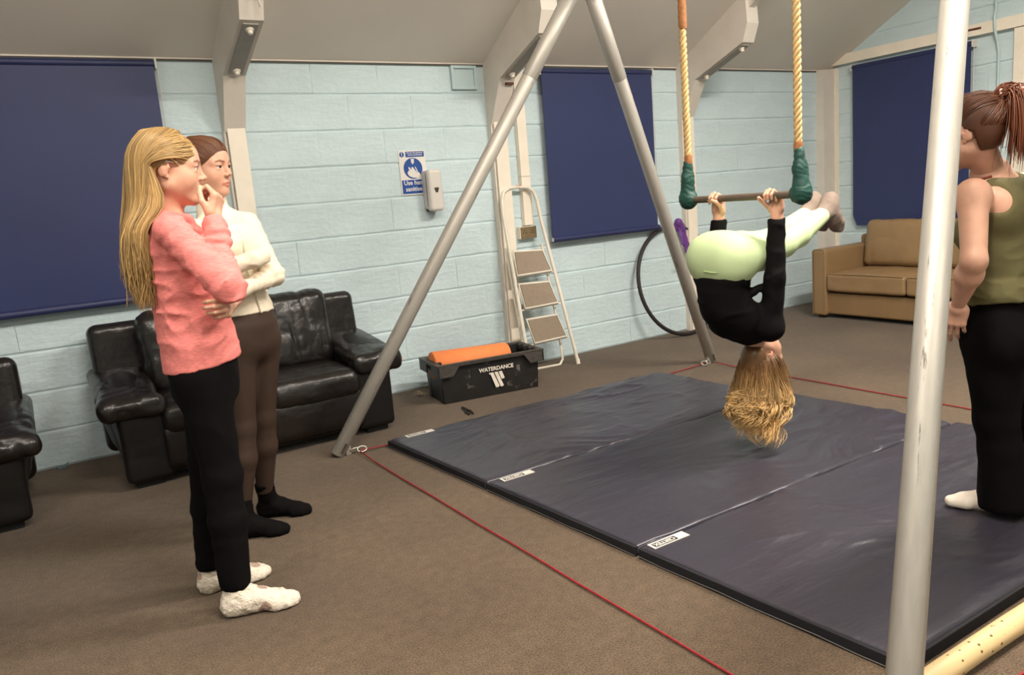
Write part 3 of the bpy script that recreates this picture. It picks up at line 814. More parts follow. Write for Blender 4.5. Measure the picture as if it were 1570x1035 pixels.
# ---- crash mat: three hinged panels
M_vinyl = mat('navy_vinyl', (50, 47, 56), rough=.37, spec=.5, var=.06, vscale=2.0, bump=.35, bscale=7, bdist=.02, stretch=(.6, 2.4, 1), fine=.05, fscale=700)
M_matside = mat('mat_side_velcro', (18, 18, 24), rough=.85, var=.2, vscale=60)
M_lab = mat('mat_label', (206, 200, 190), rough=.5, var=.03)
M_labd = mat('mat_label_print', (40, 32, 40), rough=.5)
gm = empty('gym_mat', (1.6, -2.5, 0)); tag(gm, 'navy blue folding crash mat of three hinged panels under the trapeze', 'mat')
MT = .042
PAN = [(1.515, -1.09, .942, 1.965), (1.585, -2.034, .930, 2.00), (1.655, -2.966, .930, 2.02)]
for i, (px, py, ln, wd) in enumerate(PAN):
    rz = 0.0; SH = .075
    R = rotz(rz); cx = np.array((px, py, 0))+R@np.array((wd/2, -ln/2, MT/2))
    s = SDF(.0085); s.box(cx, (wd/2, ln/2, MT/2), .012, R=R)
    def dsp(P, i=i, px=px, py=py, ln=ln, wd=wd):
        u = (P[:, 0]-px)/wd; v = (py-P[:, 1])/ln
        top = np.clip((P[:, 2]-.02)/.02, 0, 1)
        q = P.copy(); q[:, 1] += .18*vnoise(P, 2.3, 5+i); q[:, 0] *= .32
        a = vnoise(q, 11, 21+i); b = vnoise(q, 21, 25+i)
        m = np.clip(vnoise(P, 2.2, 31+i)*1.3+.45, 0, 1)
        w_ = ((1-np.abs(a))**4*.0085+(1-np.abs(b))**5*.0040)*m
        edge = .010*(np.clip(1-np.abs(v-.0)/.05, 0, 1)**2+np.clip(1-np.abs(v-1)/.05, 0, 1)**2)
        sag = .005*vnoise(P, 3.0, 41+i)+.003*vnoise(P, 9.0, 44+i)*np.clip(1-4*np.minimum(v, 1-v), 0, 1)
        return -(w_*top)+edge*top*.5+sag*top
    s.disp = dsp
    V_, F_ = s.mesh(); V_[:, 0] += (py-V_[:, 1])*SH*(1-.0*V_[:, 0]); pn = np_mesh('panel', V_, F_, M_vinyl, gm)
    e = R@np.array((0, -ln/2, 0))+np.array((px, py, .019)); Rm3 = Matrix.Rotation(SH, 3, 'Z'); e[0] += SH*ln/2
    MB().box((e[0]-.003, e[1], e[2]-.001), (.010, ln-.012, .036), rot=Rm3, bev=.003).build('side_band', M_matside, pn)
    MB().tube([(e[0]-.010-SH*ln*(.49-.98*k/8), e[1]+ln*(.49-.98*k/8), .006+.002*math.sin(k*2.1+i)) for k in range(9)], .0019, 5).build('hem_cord', mat('hem_cord', (84, 80, 78), rough=.7), pn)
    if i == 2:
        e2 = R@np.array((wd/2, -ln, 0))+np.array((px, py, .019))
        MB().box((e2[0]+SH*ln, e2[1]-.003, e2[2]-.001), (wd-.012, .010, .036), bev=.003).build('side_band', M_matside, pn)
    lx, ly = ((1.688, -1.128), (1.722, -2.072), (1.763, -3.002))[i]
    lb = MB().box((lx, ly, MT+.0008), (.165, .042, .0024)).build('label', M_lab, pn)
    lb['label'] = 'white printed maker label'
    MB().box((lx-.02, ly-.002, MT+.0022), (.105, .028, .0012)).build('label_print', M_labd, lb)
    text_mesh('label_lettering', 'CERTEX', .026, M_lab, lb, frame((lx-.022, ly-.002, MT+.0032), (-1, 0, 0), (0, -1, 0), (0, 0, 1)), bold=.0008, spacing=1.0)
    if i == 2:
        hx = np.array((px, py+.006, 0))
        MB().tube([tuple(R@np.array((wd*k/24, .004+.003*math.sin(k*1.7), 0))+hx+np.array((0, 0, MT-.004+.0015*math.sin(k*2.3)))) for k in range(22)], .003, 6).build('hinge_piping', mat('mat_piping', (120, 118, 128), rough=.5), pn)
set_origin(gm, (2.6, -2.5, 0))

# ---- trapeze frame: four aluminium legs, ridge beam
def alu():
    m = mat('aluminium', (176, 171, 162), rough=.5, metal=.4, var=.06, vscale=4, stretch=(1, 1, .15), fine=.06, fscale=90)
    nt = m.node_tree; N = nt.nodes; L = nt.links; b = N['Principled BSDF']
    tc = N.new('ShaderNodeTexCoord'); mp = N.new('ShaderNodeMapping'); mp.inputs['Scale'].default_value = (26, 26, 2.2)
    n1 = N.new('ShaderNodeTexNoise'); n1.inputs['Scale'].default_value = 1.6; n1.inputs['Detail'].default_value = 6; n1.inputs['Roughness'].default_value = .75
    L.new(tc.outputs['Object'], mp.inputs[0]); L.new(mp.outputs[0], n1.inputs['Vector'])
    rp = N.new('ShaderNodeValToRGB'); rp.color_ramp.elements[0].position = .62; rp.color_ramp.elements[1].position = .68
    L.new(n1.outputs['Fac'], rp.inputs['Fac'])
    mx = N.new('ShaderNodeMix'); mx.data_type = 'RGBA'; L.new(rp.outputs['Color'], mx.inputs['Factor'])
    src = b.inputs['Base Color'].links[0].from_socket; L.new(src, mx.inputs['A']); mx.inputs['B'].default_value = lin((88, 82, 76))
    L.new(mx.outputs['Result'], b.inputs['Base Color'])
    return m
M_alu = alu()
M_galv = mat('galvanised', (186, 180, 170), rough=.4, metal=.7, var=.1, vscale=60)
A1, A2 = Vector((2.65, -1.61, 2.37)), Vector((2.695, -3.5, 2.37))
FEET = [Vector((1.245, -1.035, 0)), Vector((4.03, -1.05, 0)), Vector((1.417, -4.07, 0)), Vector((4.0, -4.08, 0))]
tf = empty('trapeze_rig'); tag(tf, 'free-standing aluminium trapeze frame with four splayed pole legs', 'trapeze rig')
M_slot = mat('pole_slot', (70, 62, 54), rough=.6)
for i, ft in enumerate(FEET):
    top = A1 if i < 2 else A2
    # each leg is modelled upright about its own axis so the scratches run along it
    d = (top-ft); Lg = d.length; q = d.normalized()
    rot = Vector((0, 0, 1)).rotation_difference(q).to_matrix().to_4x4(); Mx = Matrix.Translation(ft+Vector((0, 0, .012))) @ rot
    lg = empty('leg'); lg.parent = tf
    def part(nm, prof, m, n=40):
        o = MB().lathe(prof, n).build(nm, m, lg); o.matrix_local = Mx; return o
    j = Lg-.60
    part('lower_pole', [(.032, 0), (.0365, 0), (.038, .002), (.038, j), (.036, j+.003), (.0335, j+.003)], M_alu)
    part('upper_pole', [(.034, j-.02), (.0405, j), (.0405, Lg), (.001, Lg)], M_alu)
    o = MB().box((0, 0, .05), (.012, .08, .06)).build('foot_slot', M_slot, lg); o.matrix_local = Mx
    # white foot bracket with shackles
    sgn = 1 if ft.x < 2 else -1; sy = -1 if ft.y > -2 else 1
    br = MB().box((ft.x+sgn*.052, ft.y+sy*.02, .035), (.03, .022, .07), bev=.004).build('foot_bracket', M_galv, lg)
    for k in range(2):
        c0 = Vector((ft.x+sgn*(.085+.035*k), ft.y+sy*(.03+.018*k), .022))
        MB().tube([c0+Vector((.026*math.cos(t), .012*math.sin(t), .012*math.sin(t*(1 if k else -1)))) for t in np.linspace(0, 2*math.pi, 14)[:-1]], .0045, 6, closed=True).build('shackle', M_galv, lg)
bd = (A2-A1).normalized()
MB().tube([A1-bd*.12, A2+bd*.12], .0405, 32).build('ridge_beam', M_alu, tf)
for A in (A1, A2):
    MB().box(A, (.12, .11, .12), bev=.02).build('apex_clamp', M_galv, tf)
set_origin(tf, (2.65, -2.55, 0))

# ---- red cords that tie the feet together
M_red = mat('red_cord', (136, 20, 28), rough=.6, var=.2, vscale=60, bump=.5, bscale=400)
def cord(label, pts):
    o = MB().tube(pts, .0036, 7).build('red_cord', M_red); tag(o, label, 'cord', 'red cords of the trapeze frame'); return o
def run(a, b, n=14, wob=.005, z=.007):
    a = Vector(a); b = Vector(b); out = []
    for k in range(n+1):
        t = k/n; p = a.lerp(b, t); p += Vector((math.sin(k*1.9)*wob*.4*math.sin(math.pi*t), math.cos(k*1.3)*wob*.3*math.sin(math.pi*t), 0)); p.z = z+.012*(1-min(1, min(t, 1-t)*12)); out.append(p)
    return out
cord('red cord along the carpet from the left pole foot toward the camera', run((1.345, -1.11, 0), (1.39, -4.02, 0)))
cord('red cord behind the mat from the far pole foot past the woman in black trousers', run((3.99, -1.13, 0), (4.01, -4.0, 0)))
cord('red cord running under the far edge of the mat between two pole feet', run((1.36, -1.085, 0), (3.94, -1.08, 0), z=.005))
cord('red cord at the bottom right corner below the cream pole', run((1.50, -4.075, 0), (3.93, -4.09, 0)))
# ---- cream pole on the floor
cp = MB().tube([(1.50+.2*k, -3.978+.003*math.sin(k), .031) for k in range(11)], [.030, .0305, .030, .031, .030, .0305, .030, .031, .030, .0305, .030], 24)
M_bamboo = mat('cream_wood_pole', (198, 172, 126), rough=.5, var=.1, vscale=9, stretch=(.4, 1, 1), bump=.3, bscale=12, bdist=.004)
def knots(m):
    nt = m.node_tree; N = nt.nodes; L = nt.links; b = N['Principled BSDF']
    tc = N.new('ShaderNodeTexCoord'); mp = N.new('ShaderNodeMapping'); mp.inputs['Scale'].default_value = (.7, 1, 1); L.new(tc.outputs['Object'], mp.inputs[0])
    vo = N.new('ShaderNodeTexVoronoi'); vo.inputs['Scale'].default_value = 42; L.new(mp.outputs[0], vo.inputs['Vector'])
    rp = N.new('ShaderNodeValToRGB'); rp.color_ramp.elements[0].position = .13; rp.color_ramp.elements[1].position = .17; L.new(vo.outputs['Distance'], rp.inputs['Fac'])
    mx = N.new('ShaderNodeMix'); mx.data_type = 'RGBA'; L.new(rp.outputs['Color'], mx.inputs['Factor'])
    L.new(b.inputs['Base Color'].links[0].from_socket, mx.inputs['B']); mx.inputs['A'].default_value = lin((104, 76, 46)); L.new(mx.outputs['Result'], b.inputs['Base Color'])
knots(M_bamboo)
tag(cp.build('wooden_pole', M_bamboo), 'cream speckled wooden pole lying on the floor along the near mat edge', 'pole')

# ---- trapeze
M_rope = mat('hemp_rope', (196, 164, 112), rough=.8, var=.15, vscale=40, bump=.6, bscale=220, bdist=.002)
M_twine = mat('brown_twine', (150, 98, 58), rough=.85, var=.25, vscale=60, bump=.5, bscale=180, bdist=.002)
M_green = mat('green_wrap', (20, 66, 58), rough=.6, var=.2, vscale=20, bump=.4, bscale=70, bdist=.003)
M_bar = mat('taped_bar', (92, 78, 66), rough=.65, metal=.1, var=.25, vscale=30, stretch=(1, .4, 1), fine=.15, fscale=150)
TX, TYf, TYn, TZ = 2.65, -2.285, -2.885, 1.195
tr = empty('trapeze', (TX, (TYf+TYn)/2, TZ)); tag(tr, 'rope trapeze with dark bar and green wrapped ends hanging over the mat', 'trapeze')
MB().tube([(0, .315, 0), (0, -.315, 0)], .0155, 16).build('bar', M_bar, tr)
for sd, y in ((1, .30), (-1, -.30)):
    ztop = 2.37-TZ-.03
    ro = MB(); z0 = .16
    for st in range(3):
        n = 130; ph = 2*math.pi*st/3
        ro.tube([(.0085*math.cos(ph+k*.62), y+sd*.004*k/n+.0085*math.sin(ph+k*.62), z0+(ztop-z0)*k/n) for k in range(n+1)], .0082, 7)
    ro.build('rope', M_rope, tr)
    MB().tube([(0, y, z) for z in np.linspace(.165, .205, 5)], [.017, .0185, .0175, .0185, .016], 14).build('whipping', M_twine, tr)
    if sd > 0: MB().tube([(0, y, z) for z in np.linspace(.755, .90, 9)], [.016, .0195, .0175, .0195, .0175, .019, .017, .0185, .016], 14).build('whipping', M_twine, tr)
    s = SDF(.0045)
    s.rc((0, y+.004*sd, .165), (0, y+.008*sd, .10), .021, .026, .012); s.rc((0, y+.008*sd, .10), (0, y+.012*sd, .03), .027, .034, .02)
    s.ell((0, y+.010*sd, .0), (.036, .040, .042), k=.02); s.rc((0, y+.02*sd, 0), (0, y-.012*sd, 0), .03, .025, .02)
    s.disp = lambda P: -.0013*np.sin(P[:, 2]*260+8*vnoise(P, 30, 3))-.002*vnoise(P, 45, 8)
    s.build('green_wrapping', M_green, tr)
    MB().tube([(-.02, y, ztop+.01), (-.045, y, ztop+.03), (-.045, y, ztop+.07), (0, y, ztop+.085), (.045, y, ztop+.07), (.045, y, ztop+.03), (.02, y, ztop+.01)], .014, 8).build('beam_loop', M_rope, tr)
# ================================================================== people
def fabric(name, col, var=.08, vscale=10, fine=.08, fscale=500, rough=.85, sheen=.0, bump=.25, bscale=500, bdist=.0008, spec=.2, **kw):
    return mat(name, col, rough=rough, spec=spec, var=var, vscale=vscale, fine=fine, fscale=fscale, sheen=sheen, bump=bump, bscale=bscale, bdist=bdist, **kw)
def tinted(name, col, rough=.5, sss=0.0, bump=.1, bscale=300, spec=.4, mult=True):
    m = bpy.data.materials.new(name); m.use_nodes = True; nt = m.node_tree; N = nt.nodes; L = nt.links; b = N['Principled BSDF']
    b.inputs['Roughness'].default_value = rough; b.inputs['Specular IOR Level'].default_value = spec
    if sss:
        b.inputs['Subsurface Weight'].default_value = sss; b.inputs['Subsurface Radius'].default_value = (.012, .005, .003); b.inputs['Subsurface Scale'].default_value = .6
    at = N.new('ShaderNodeAttribute'); at.attribute_name = 'tint'
    tc = N.new('ShaderNodeTexCoord'); ns = N.new('ShaderNodeTexNoise'); ns.inputs['Scale'].default_value = 30; ns.inputs['Detail'].default_value = 4; L.new(tc.outputs['Object'], ns.inputs['Vector'])
    mr = N.new('ShaderNodeMapRange'); mr.inputs['From Min'].default_value = .3; mr.inputs['From Max'].default_value = .7; mr.inputs['To Min'].default_value = .93; mr.inputs['To Max'].default_value = 1.06; L.new(ns.outputs['Fac'], mr.inputs['Value'])
    v1 = N.new('ShaderNodeVectorMath'); v1.operation = 'MULTIPLY'; L.new(at.outputs['Color'], v1.inputs[0]); v1.inputs[1].default_value = lin(col)[:3]
    v2 = N.new('ShaderNodeVectorMath'); v2.operation = 'SCALE'; L.new(v1.outputs[0], v2.inputs[0]); L.new(mr.outputs['Result'], v2.inputs['Scale'])
    L.new(v2.outputs[0], b.inputs['Base Color'])
    nb = N.new('ShaderNodeTexNoise'); nb.inputs['Scale'].default_value = bscale; L.new(tc.outputs['Object'], nb.inputs['Vector'])
    bp = N.new('ShaderNodeBump'); bp.inputs['Strength'].default_value = bump; bp.inputs['Distance'].default_value = .001; L.new(nb.outputs['Fac'], bp.inputs['Height']); L.new(bp.outputs['Normal'], b.inputs['Normal'])
    return m

class Loc:
    """local frame on an SDF: origin o, columns R = (right, forward, up), uniform scale"""
    def __init__(self, s, o, R, sc=1.0): self.s, self.o, self.R, self.sc = s, np.array(o, float), np.array(R, float), sc
    def P(self, p): return self.o+self.R@(np.array(p, float)*self.sc)
    def rc(self, a, b, r1, r2=None, k=.01, op='u'): self.s.rc(self.P(a), self.P(b), r1*self.sc, (r1 if r2 is None else r2)*self.sc, k*self.sc, op)
    def ell(self, c, r, k=.01, op='u', R=None): self.s.ell(self.P(c), np.array(r)*self.sc, self.R if R is None else self.R@R, k*self.sc, op)
    def inv(self, V): return ((V-self.o)@self.R)/self.sc

def frame_from(fwd, up):
    up = nrm(up); fwd = np.asarray(fwd, float); fwd = nrm(fwd-up*(fwd@up)); right = np.cross(fwd, up); return np.stack([right, fwd, up], 1)

def add_head(L, neck, nr=.050, adult=False):
    L.ell((0, -.014, .032), (.073, .094, .080), k=.02)
    L.ell((0, .040, .036), (.054, .046, .046), k=.03)
    L.ell((0, .028, -.030), (.059, .060, .074), k=.03)
    for x in (-1, 1):
        L.rc((x*.048, .002, -.056), (x*.016, .060, -.098), .022, .017, k=.025)
        L.ell((x*.037, .043, -.036), (.026, .032, .032), k=.03)
        L.rc((x*.014, .078, .018), (x*.044, .064, .016), .0105, .010, k=.02)
    L.ell((0, .072, -.102), (.018, .015, .015), k=.018)
    L.ell((0, .066, -.068), (.027, .019, .026), k=.022)
    for x in (-1, 1): L.ell((x*.031, .093, .001), (.016, .0135, .0105), k=.014, op='s')
    # nose
    L.rc((0, .084, .008), (0, .101, -.026), .0065, .0080, k=.012)
    L.ell((0, .1045, -.0285), (.0084, .0088, .0078), k=.007)
    for x in (-1, 1):
        L.ell((x*.0105, .095, -.033), (.0066, .0085, .0066), k=.005)
        L.ell((x*.006, .100, -.0395), (.0034, .0045, .003), k=.002, op='s')
    # lips
    for x in (-1, 1):
        L.rc((x*.0235, .0800, -.0675), (x*.004, .0915, -.0622), .0034, .0050, k=.004)
        L.rc((x*.0215, .0798, -.0700), (0, .0895, -.0742), .0034, .0060, k=.004)
    for x in (-1, 1): L.rc((x*.025, .0835, -.0690), (x*.008, .0945, -.0684), .0012, k=.002, op='s')
    L.rc((-.012, .0945, -.0684), (.012, .0945, -.0684), .0011, k=.002, op='s')
    # lids
    for x in (-1, 1):
        L.ell((x*.031, .0745, .0070), (.0158, .0132, .0086), k=.005)
        L.ell((x*.031, .0735, -.0085), (.0155, .0120, .0080), k=.005)
    # ears
    for x in (-1, 1):
        L.ell((x*.073, -.014, -.002), (.0080, .0185, .031), k=.008, R=rotx(-.18)@rotz(-x*.45))
        L.ell((x*.084, -.008, -.002), (.006, .0095, .018), k=.004, op='s')
        L.rc((x*.078, -.008, -.010), (x*.077, .001, -.003), .004, .0045, k=.005)
        L.ell((x*.074, -.005, -.030), (.005, .0065, .009), k=.005)
    L.s.rc(L.P((0, -.022, -.045)), neck, .048*L.sc, nr, .03)

def head_tint(L, V, lip=(.80, .56, .56), brow=(.33, .25, .20), flush=.10):
    q = L.inv(V); t = np.ones((len(V), 3))
    def seg(a, b):
        a = np.array(a); b = np.array(b); d = b-a; u = np.clip(((q-a)@d)/(d@d), 0, 1); return np.linalg.norm(q-a-u[:, None]*d, axis=1)
    def seg2(a, b):
        a = np.array(a)[[0, 2]]; b = np.array(b)[[0, 2]]; p2 = q[:, [0, 2]]; d = b-a; u = np.clip(((p2-a)@d)/(d@d), 0, 1)
        return np.linalg.norm(p2-a-u[:, None]*d, axis=1)+np.where(q[:, 1] > .045, 0, 1.0)
    def mixin(w, c): t[:] = t*(1-w[:, None])+np.array(c)*w[:, None]
    for x in (-1, 1):
        w = np.exp(-(np.linalg.norm((q-np.array((x*.045, .055, -.035)))/np.array((.028, .03, .024)), axis=1)**2)); mixin(w*flush*3, (1.0, .78, .74))
        w = np.clip(1.6-seg((x*.022, .081, -.0675), (x*.003, .094, -.0625))/.0045, 0, 1); mixin(w, lip)
        w = np.clip(1.6-seg((x*.020, .081, -.0705), (0, .092, -.0745))/.005, 0, 1); mixin(w, lip)
        w = np.clip(1.5-seg2((x*.016, .088, .0195), (x*.034, .084, .0235))/.0038, 0, 1); mixin(w*.95, brow)
        w = np.clip(1.5-seg2((x*.034, .084, .0235), (x*.049, .070, .0195))/.003, 0, 1); mixin(w*.95, brow)
        w = np.clip(1.4-seg2((x*.020, .086, .0015), (x*.031, .0905, .0045))/.0019, 0, 1); mixin(w*.85, (.22, .15, .12))
        w = np.clip(1.4-seg2((x*.031, .0905, .0045), (x*.044, .082, .001))/.0019, 0, 1); mixin(w*.85, (.22, .15, .12))
        w = np.exp(-(np.linalg.norm((q-np.array((x*.077, -.01, -.004)))/np.array((.012, .02, .03)), axis=1)**2)); mixin(w*.35, (1., .74, .68))
    w = np.exp(-(np.linalg.norm((q-np.array((0, .108, -.03)))/.014, axis=1)**2)); mixin(w*flush*2, (1.0, .80, .76))
    return t

M_eye = None
def add_eyes(L, root, iris=(78, 98, 112), look=(0, 0)):
    global M_eye
    mw = mat('eye_white', (214, 206, 200), rough=.25, var=.02); mi = mat('iris_%d' % iris[0], iris, rough=.2, var=.15, vscale=200); mp = mat('pupil', (16, 12, 12), rough=.15)
    for x in (-1, 1):
        c = np.array((x*.031, .0745, .0008)); r = .0122
        M = Matrix.Translation(Vector(L.P(c))) @ Matrix([list(map(float, q)) for q in L.R]).to_4x4() @ Matrix.Scale(L.sc, 4) @ Matrix.Rotation(look[0], 4, 'Z') @ Matrix.Rotation(look[1]-math.pi/2, 4, 'X')
        e = MB().lathe([(r*math.sin(a), r*math.cos(a)) for a in np.linspace(.001, math.pi, 14)], 18, M).build('eye', mw, root)
        MB().lathe([((r+.0003)*math.sin(a), (r+.0003)*math.cos(a)) for a in np.linspace(.001, .50, 5)], 16, M).build('iris', mi, e)
        MB().tube([M @ Vector((.0138*math.sin(t)*math.cos(.30), -.0138*math.sin(.30)*(1 if True else 0), .0138*math.cos(t)*math.cos(.30))) for t in np.linspace(-.95, .95, 9)], .0009, 5).build('eyelashes', mp, e)
        MB().lathe([((r+.0006)*math.sin(a), (r+.0006)*math.cos(a)) for a in np.linspace(.001, .22, 3)], 12, M).build('pupil', mp, e)

def add_hand(s, wrist, fdir, palm, thumb, sc=1.0, curl=((20, 25, 15),)*4, spread=(4, 1, -2, -6), th=((40, 20), (20, 15)), fore=None, tdir=None):
    """palm = direction the palm faces, thumb = side of the thumb; curls in degrees"""
    y = nrm(fdir); z = -np.asarray(palm, float); z = nrm(z-y*(z@y)); x = np.cross(y, z); x = x if x@np.asarray(thumb, float) > 0 else -x
    o = np.array(wrist, float)
    def P(p): return o+(x*p[0]+y*p[1]+z*p[2])*sc
    R = np.stack([x, y, z], 1)
    s.rc(P((0, -.02, 0)), P((0, .02, 0)), .022*sc, .023*sc, .02)
    s.box(P((.001, .050, 0)), np.array((.037, .040, .0125))*sc, .012*sc, R=R, k=.012)
    s.ell(P((.024, .030, -.008)), np.array((.016, .028, .013))*sc, R, k=.012)
    s.ell(P((-.022, .034, -.007)), np.array((.014, .030, .011))*sc, R, k=.012)
    xs = (.0285, .0095, -.0098, -.0275); y0 = (.083, .087, .084, .076); ln = ((.040, .025, .020), (.044, .028, .021), (.041, .026, .020), (.032, .020, .018)); rr = (.0086, .0088, .0084, .0075)
    tips = []
    for i in range(4):
        p = np.array((xs[i], y0[i], 0.0)); a = 0; sp = math.radians(spread[i])
        s.ell(P(p+np.array((0, -.002, .003))), np.array((.010, .012, .010))*sc, R, k=.006)
        for j in range(3):
            a += math.radians(curl[i][j]); d = np.array((math.sin(sp)*math.cos(a), math.cos(sp)*math.cos(a), -math.sin(a)))
            q = p+d*ln[i][j]; r0 = rr[i]*(1-.07*j); s.rc(P(p), P(q), r0*sc, r0*.94*sc, .0022 if j else .005); p = q
        tips.append(P(p))
    p = np.array((.026, .020, -.008)); 
    if tdir is None: tdir = ((.62, .70, -.35), (.25, .90, -.35), (.10, .95, -.30))
    for j, (l, r0) in enumerate(((.042, .0125), (.032, .0105), (.024, .0095))):
        d = nrm(tdir[j]); q = p+d*l; s.rc(P(p), P(q), r0*sc, r0*.9*sc, .010 if j == 0 else .003); p = q
    return tips

def add_foot(s, heel, toe, ankle, inf=0.0, w=1.0):
    heel = np.array(heel, float); toe = np.array(toe, float); d = toe-heel; Lf = np.linalg.norm(d[:2]); u = nrm((d[0], d[1], 0)); sd = np.array((-u[1], u[0], 0))
    z0 = heel[2]
    def P(a, b, z): return heel+u*a*Lf+sd*b*w+np.array((0, 0, z))
    s.ell(P(.13, 0, .030), (.030+inf, .030+inf, .033+inf), k=.02)
    s.rc(P(.15, 0, .036), P(.45, .004, .038), .031+inf, .030+inf, .02)
    s.rc(P(.42, .0, .040), P(.74, .0, .026), .032+inf, .026+inf, .02)
    s.rc(P(.70, .018, .022), P(.90, .014, .017), .021+inf, .016+inf, .015)
    s.rc(P(.70, -.020, .020), P(.84, -.020, .015), .020+inf, .014+inf, .015)
    s.rc(P(.78, 0, .020), P(.93, -.002, .016), .020+inf, .015+inf, .015)
    s.rc(P(.22, 0, .045), ankle, .034+inf, .034+inf, .03)
    return s

def join_np(parts):
    V = []; F = []; T = []; n = 0
    for v, f, t in parts:
        V.append(v); F.append(f+n); T.append(np.ones((len(v), 3)) if t is None else t); n += len(v)
    return np.concatenate(V), np.concatenate(F), np.concatenate(T)

def strand_mesh(paths, rad, tint, name, m, parent, sides=5):
    """paths (N,K,3), rad (N,K), tint (N,K,3)"""
    P = np.asarray(paths, float); N, K, _ = P.shape
    T = np.empty_like(P); T[:, 1:-1] = P[:, 2:]-P[:, :-2]; T[:, 0] = P[:, 1]-P[:, 0]; T[:, -1] = P[:, -1]-P[:, -2]
    T /= np.linalg.norm(T, axis=-1, keepdims=True)+1e-9
    a = np.zeros_like(T); a[..., 0] = .37; a[..., 1] = .84; a[..., 2] = .39
    X = np.cross(a, T); X /= np.linalg.norm(X, axis=-1, keepdims=True)+1e-9; Y = np.cross(T, X)
    an = 2*np.pi*np.arange(sides)/sides
    V = P[:, :, None, :]+(X[:, :, None, :]*np.cos(an)[None, None, :, None]+Y[:, :, None, :]*np.sin(an)[None, None, :, None])*np.asarray(rad)[:, :, None, None]
    idx = np.arange(N*K*sides).reshape(N, K, sides)
    nx = np.roll(idx, -1, axis=2)
    F = np.stack([idx[:, :-1], nx[:, :-1], nx[:, 1:], idx[:, 1:]], -1).reshape(-1, 4)
    C = np.repeat(np.asarray(tint)[:, :, None, :], sides, axis=2).reshape(-1, 3)
    return np_mesh(name, V.reshape(-1, 3), F, m, parent, C)

def smooth_paths(ctrl, K):
    """Catmull-Rom through control points (N,C,3) -> (N,K,3)"""
    C = np.asarray(ctrl, float); N, c, _ = C.shape
    A = np.concatenate([2*C[:, :1]-C[:, 1:2], C, 2*C[:, -1:]-C[:, -2:-1]], 1)
    t = np.linspace(0, c-1-1e-6, K); i = t.astype(int); f = (t-i)[None, :, None]
    p0, p1, p2, p3 = A[:, i], A[:, i+1], A[:, i+2], A[:, i+3]
    return .5*((2*p1)+(-p0+p2)*f+(2*p0-5*p1+4*p2-p3)*f**2+(-p0+3*p1-3*p2+p3)*f**3)

def cap_point(dirs, grow=0.0):
    """point on the skull ellipsoid in head-local space along dirs from its centre"""
    c = np.array((0, -.015, .033)); r = np.array((.0745, .0955, .0815))+grow
    d = dirs/np.linalg.norm(dirs, axis=-1, keepdims=True)
    return c+d/np.sqrt(((d/r)**2).sum(-1, keepdims=True))

def hair_cap(L, grow=.006, line=((.084, .080), (-.012, .026)), h=.005):
    s = SDF(h); l2 = Loc(s, L.o, L.R, L.sc)
    l2.ell((0, -.015, .033), np.array((.0745, .0955, .0815))+grow, k=.01)
    l2.ell((0, -.035, -.02), np.array((.066, .062, .062))+grow*.5, k=.03)
    (y0, z0), (y1, z1) = line; n = np.array((0, (z0-z1), -(y0-y1))); n = n/np.linalg.norm(n)
    def keep(P):   # above the hairline, or behind the ears
        q = L.inv(P.reshape(-1, 3)).reshape(P.shape)
        d1 = (q[..., 1]-y0)*n[1]+(q[..., 2]-z0)*n[2]-.25*np.abs(q[..., 0])**2/.07
        d2 = q[..., 1]+.036
        return np.maximum(np.minimum(d1, d2), -.072-q[..., 2])*L.sc
    s.fn_cut(keep, k=.004)
    return s

M_skin_a = tinted('skin_light', (208, 158, 132), rough=.48, sss=.05)
M_skin_b = tinted('skin_warm', (206, 158, 134), rough=.5, sss=.05)
M_hair_blond = tinted('hair_blond', (182, 142, 88), rough=.38, bump=0, spec=.45)
M_hair_brown = tinted('hair_brown', (84, 54, 38), rough=.4, bump=0, spec=.4)

def frame_loc(root, ang):
    a = math.radians(ang); F = np.array((math.cos(a), math.sin(a), 0)); Lf = np.array((-math.sin(a), math.cos(a), 0)); o = np.array((root[0], root[1], 0.0))
    return (lambda f, l, z: o+F*f+Lf*l+np.array((0, 0, z))), F, Lf
UPZ = np.array((0., 0., 1.))
def ridge_disp(seed, amp, scale, S=(1, 1, 1), p=4, warp=.03):
    S = np.array(S, np.float32)
    def f(P):
        q = (P+warp*np.stack([vnoise(P, 7, seed+1), vnoise(P, 7, seed+2), vnoise(P, 7, seed+3)], -1))*S
        return -amp*((1-np.abs(vnoise(q, scale, seed)))**p-.25)
    return f
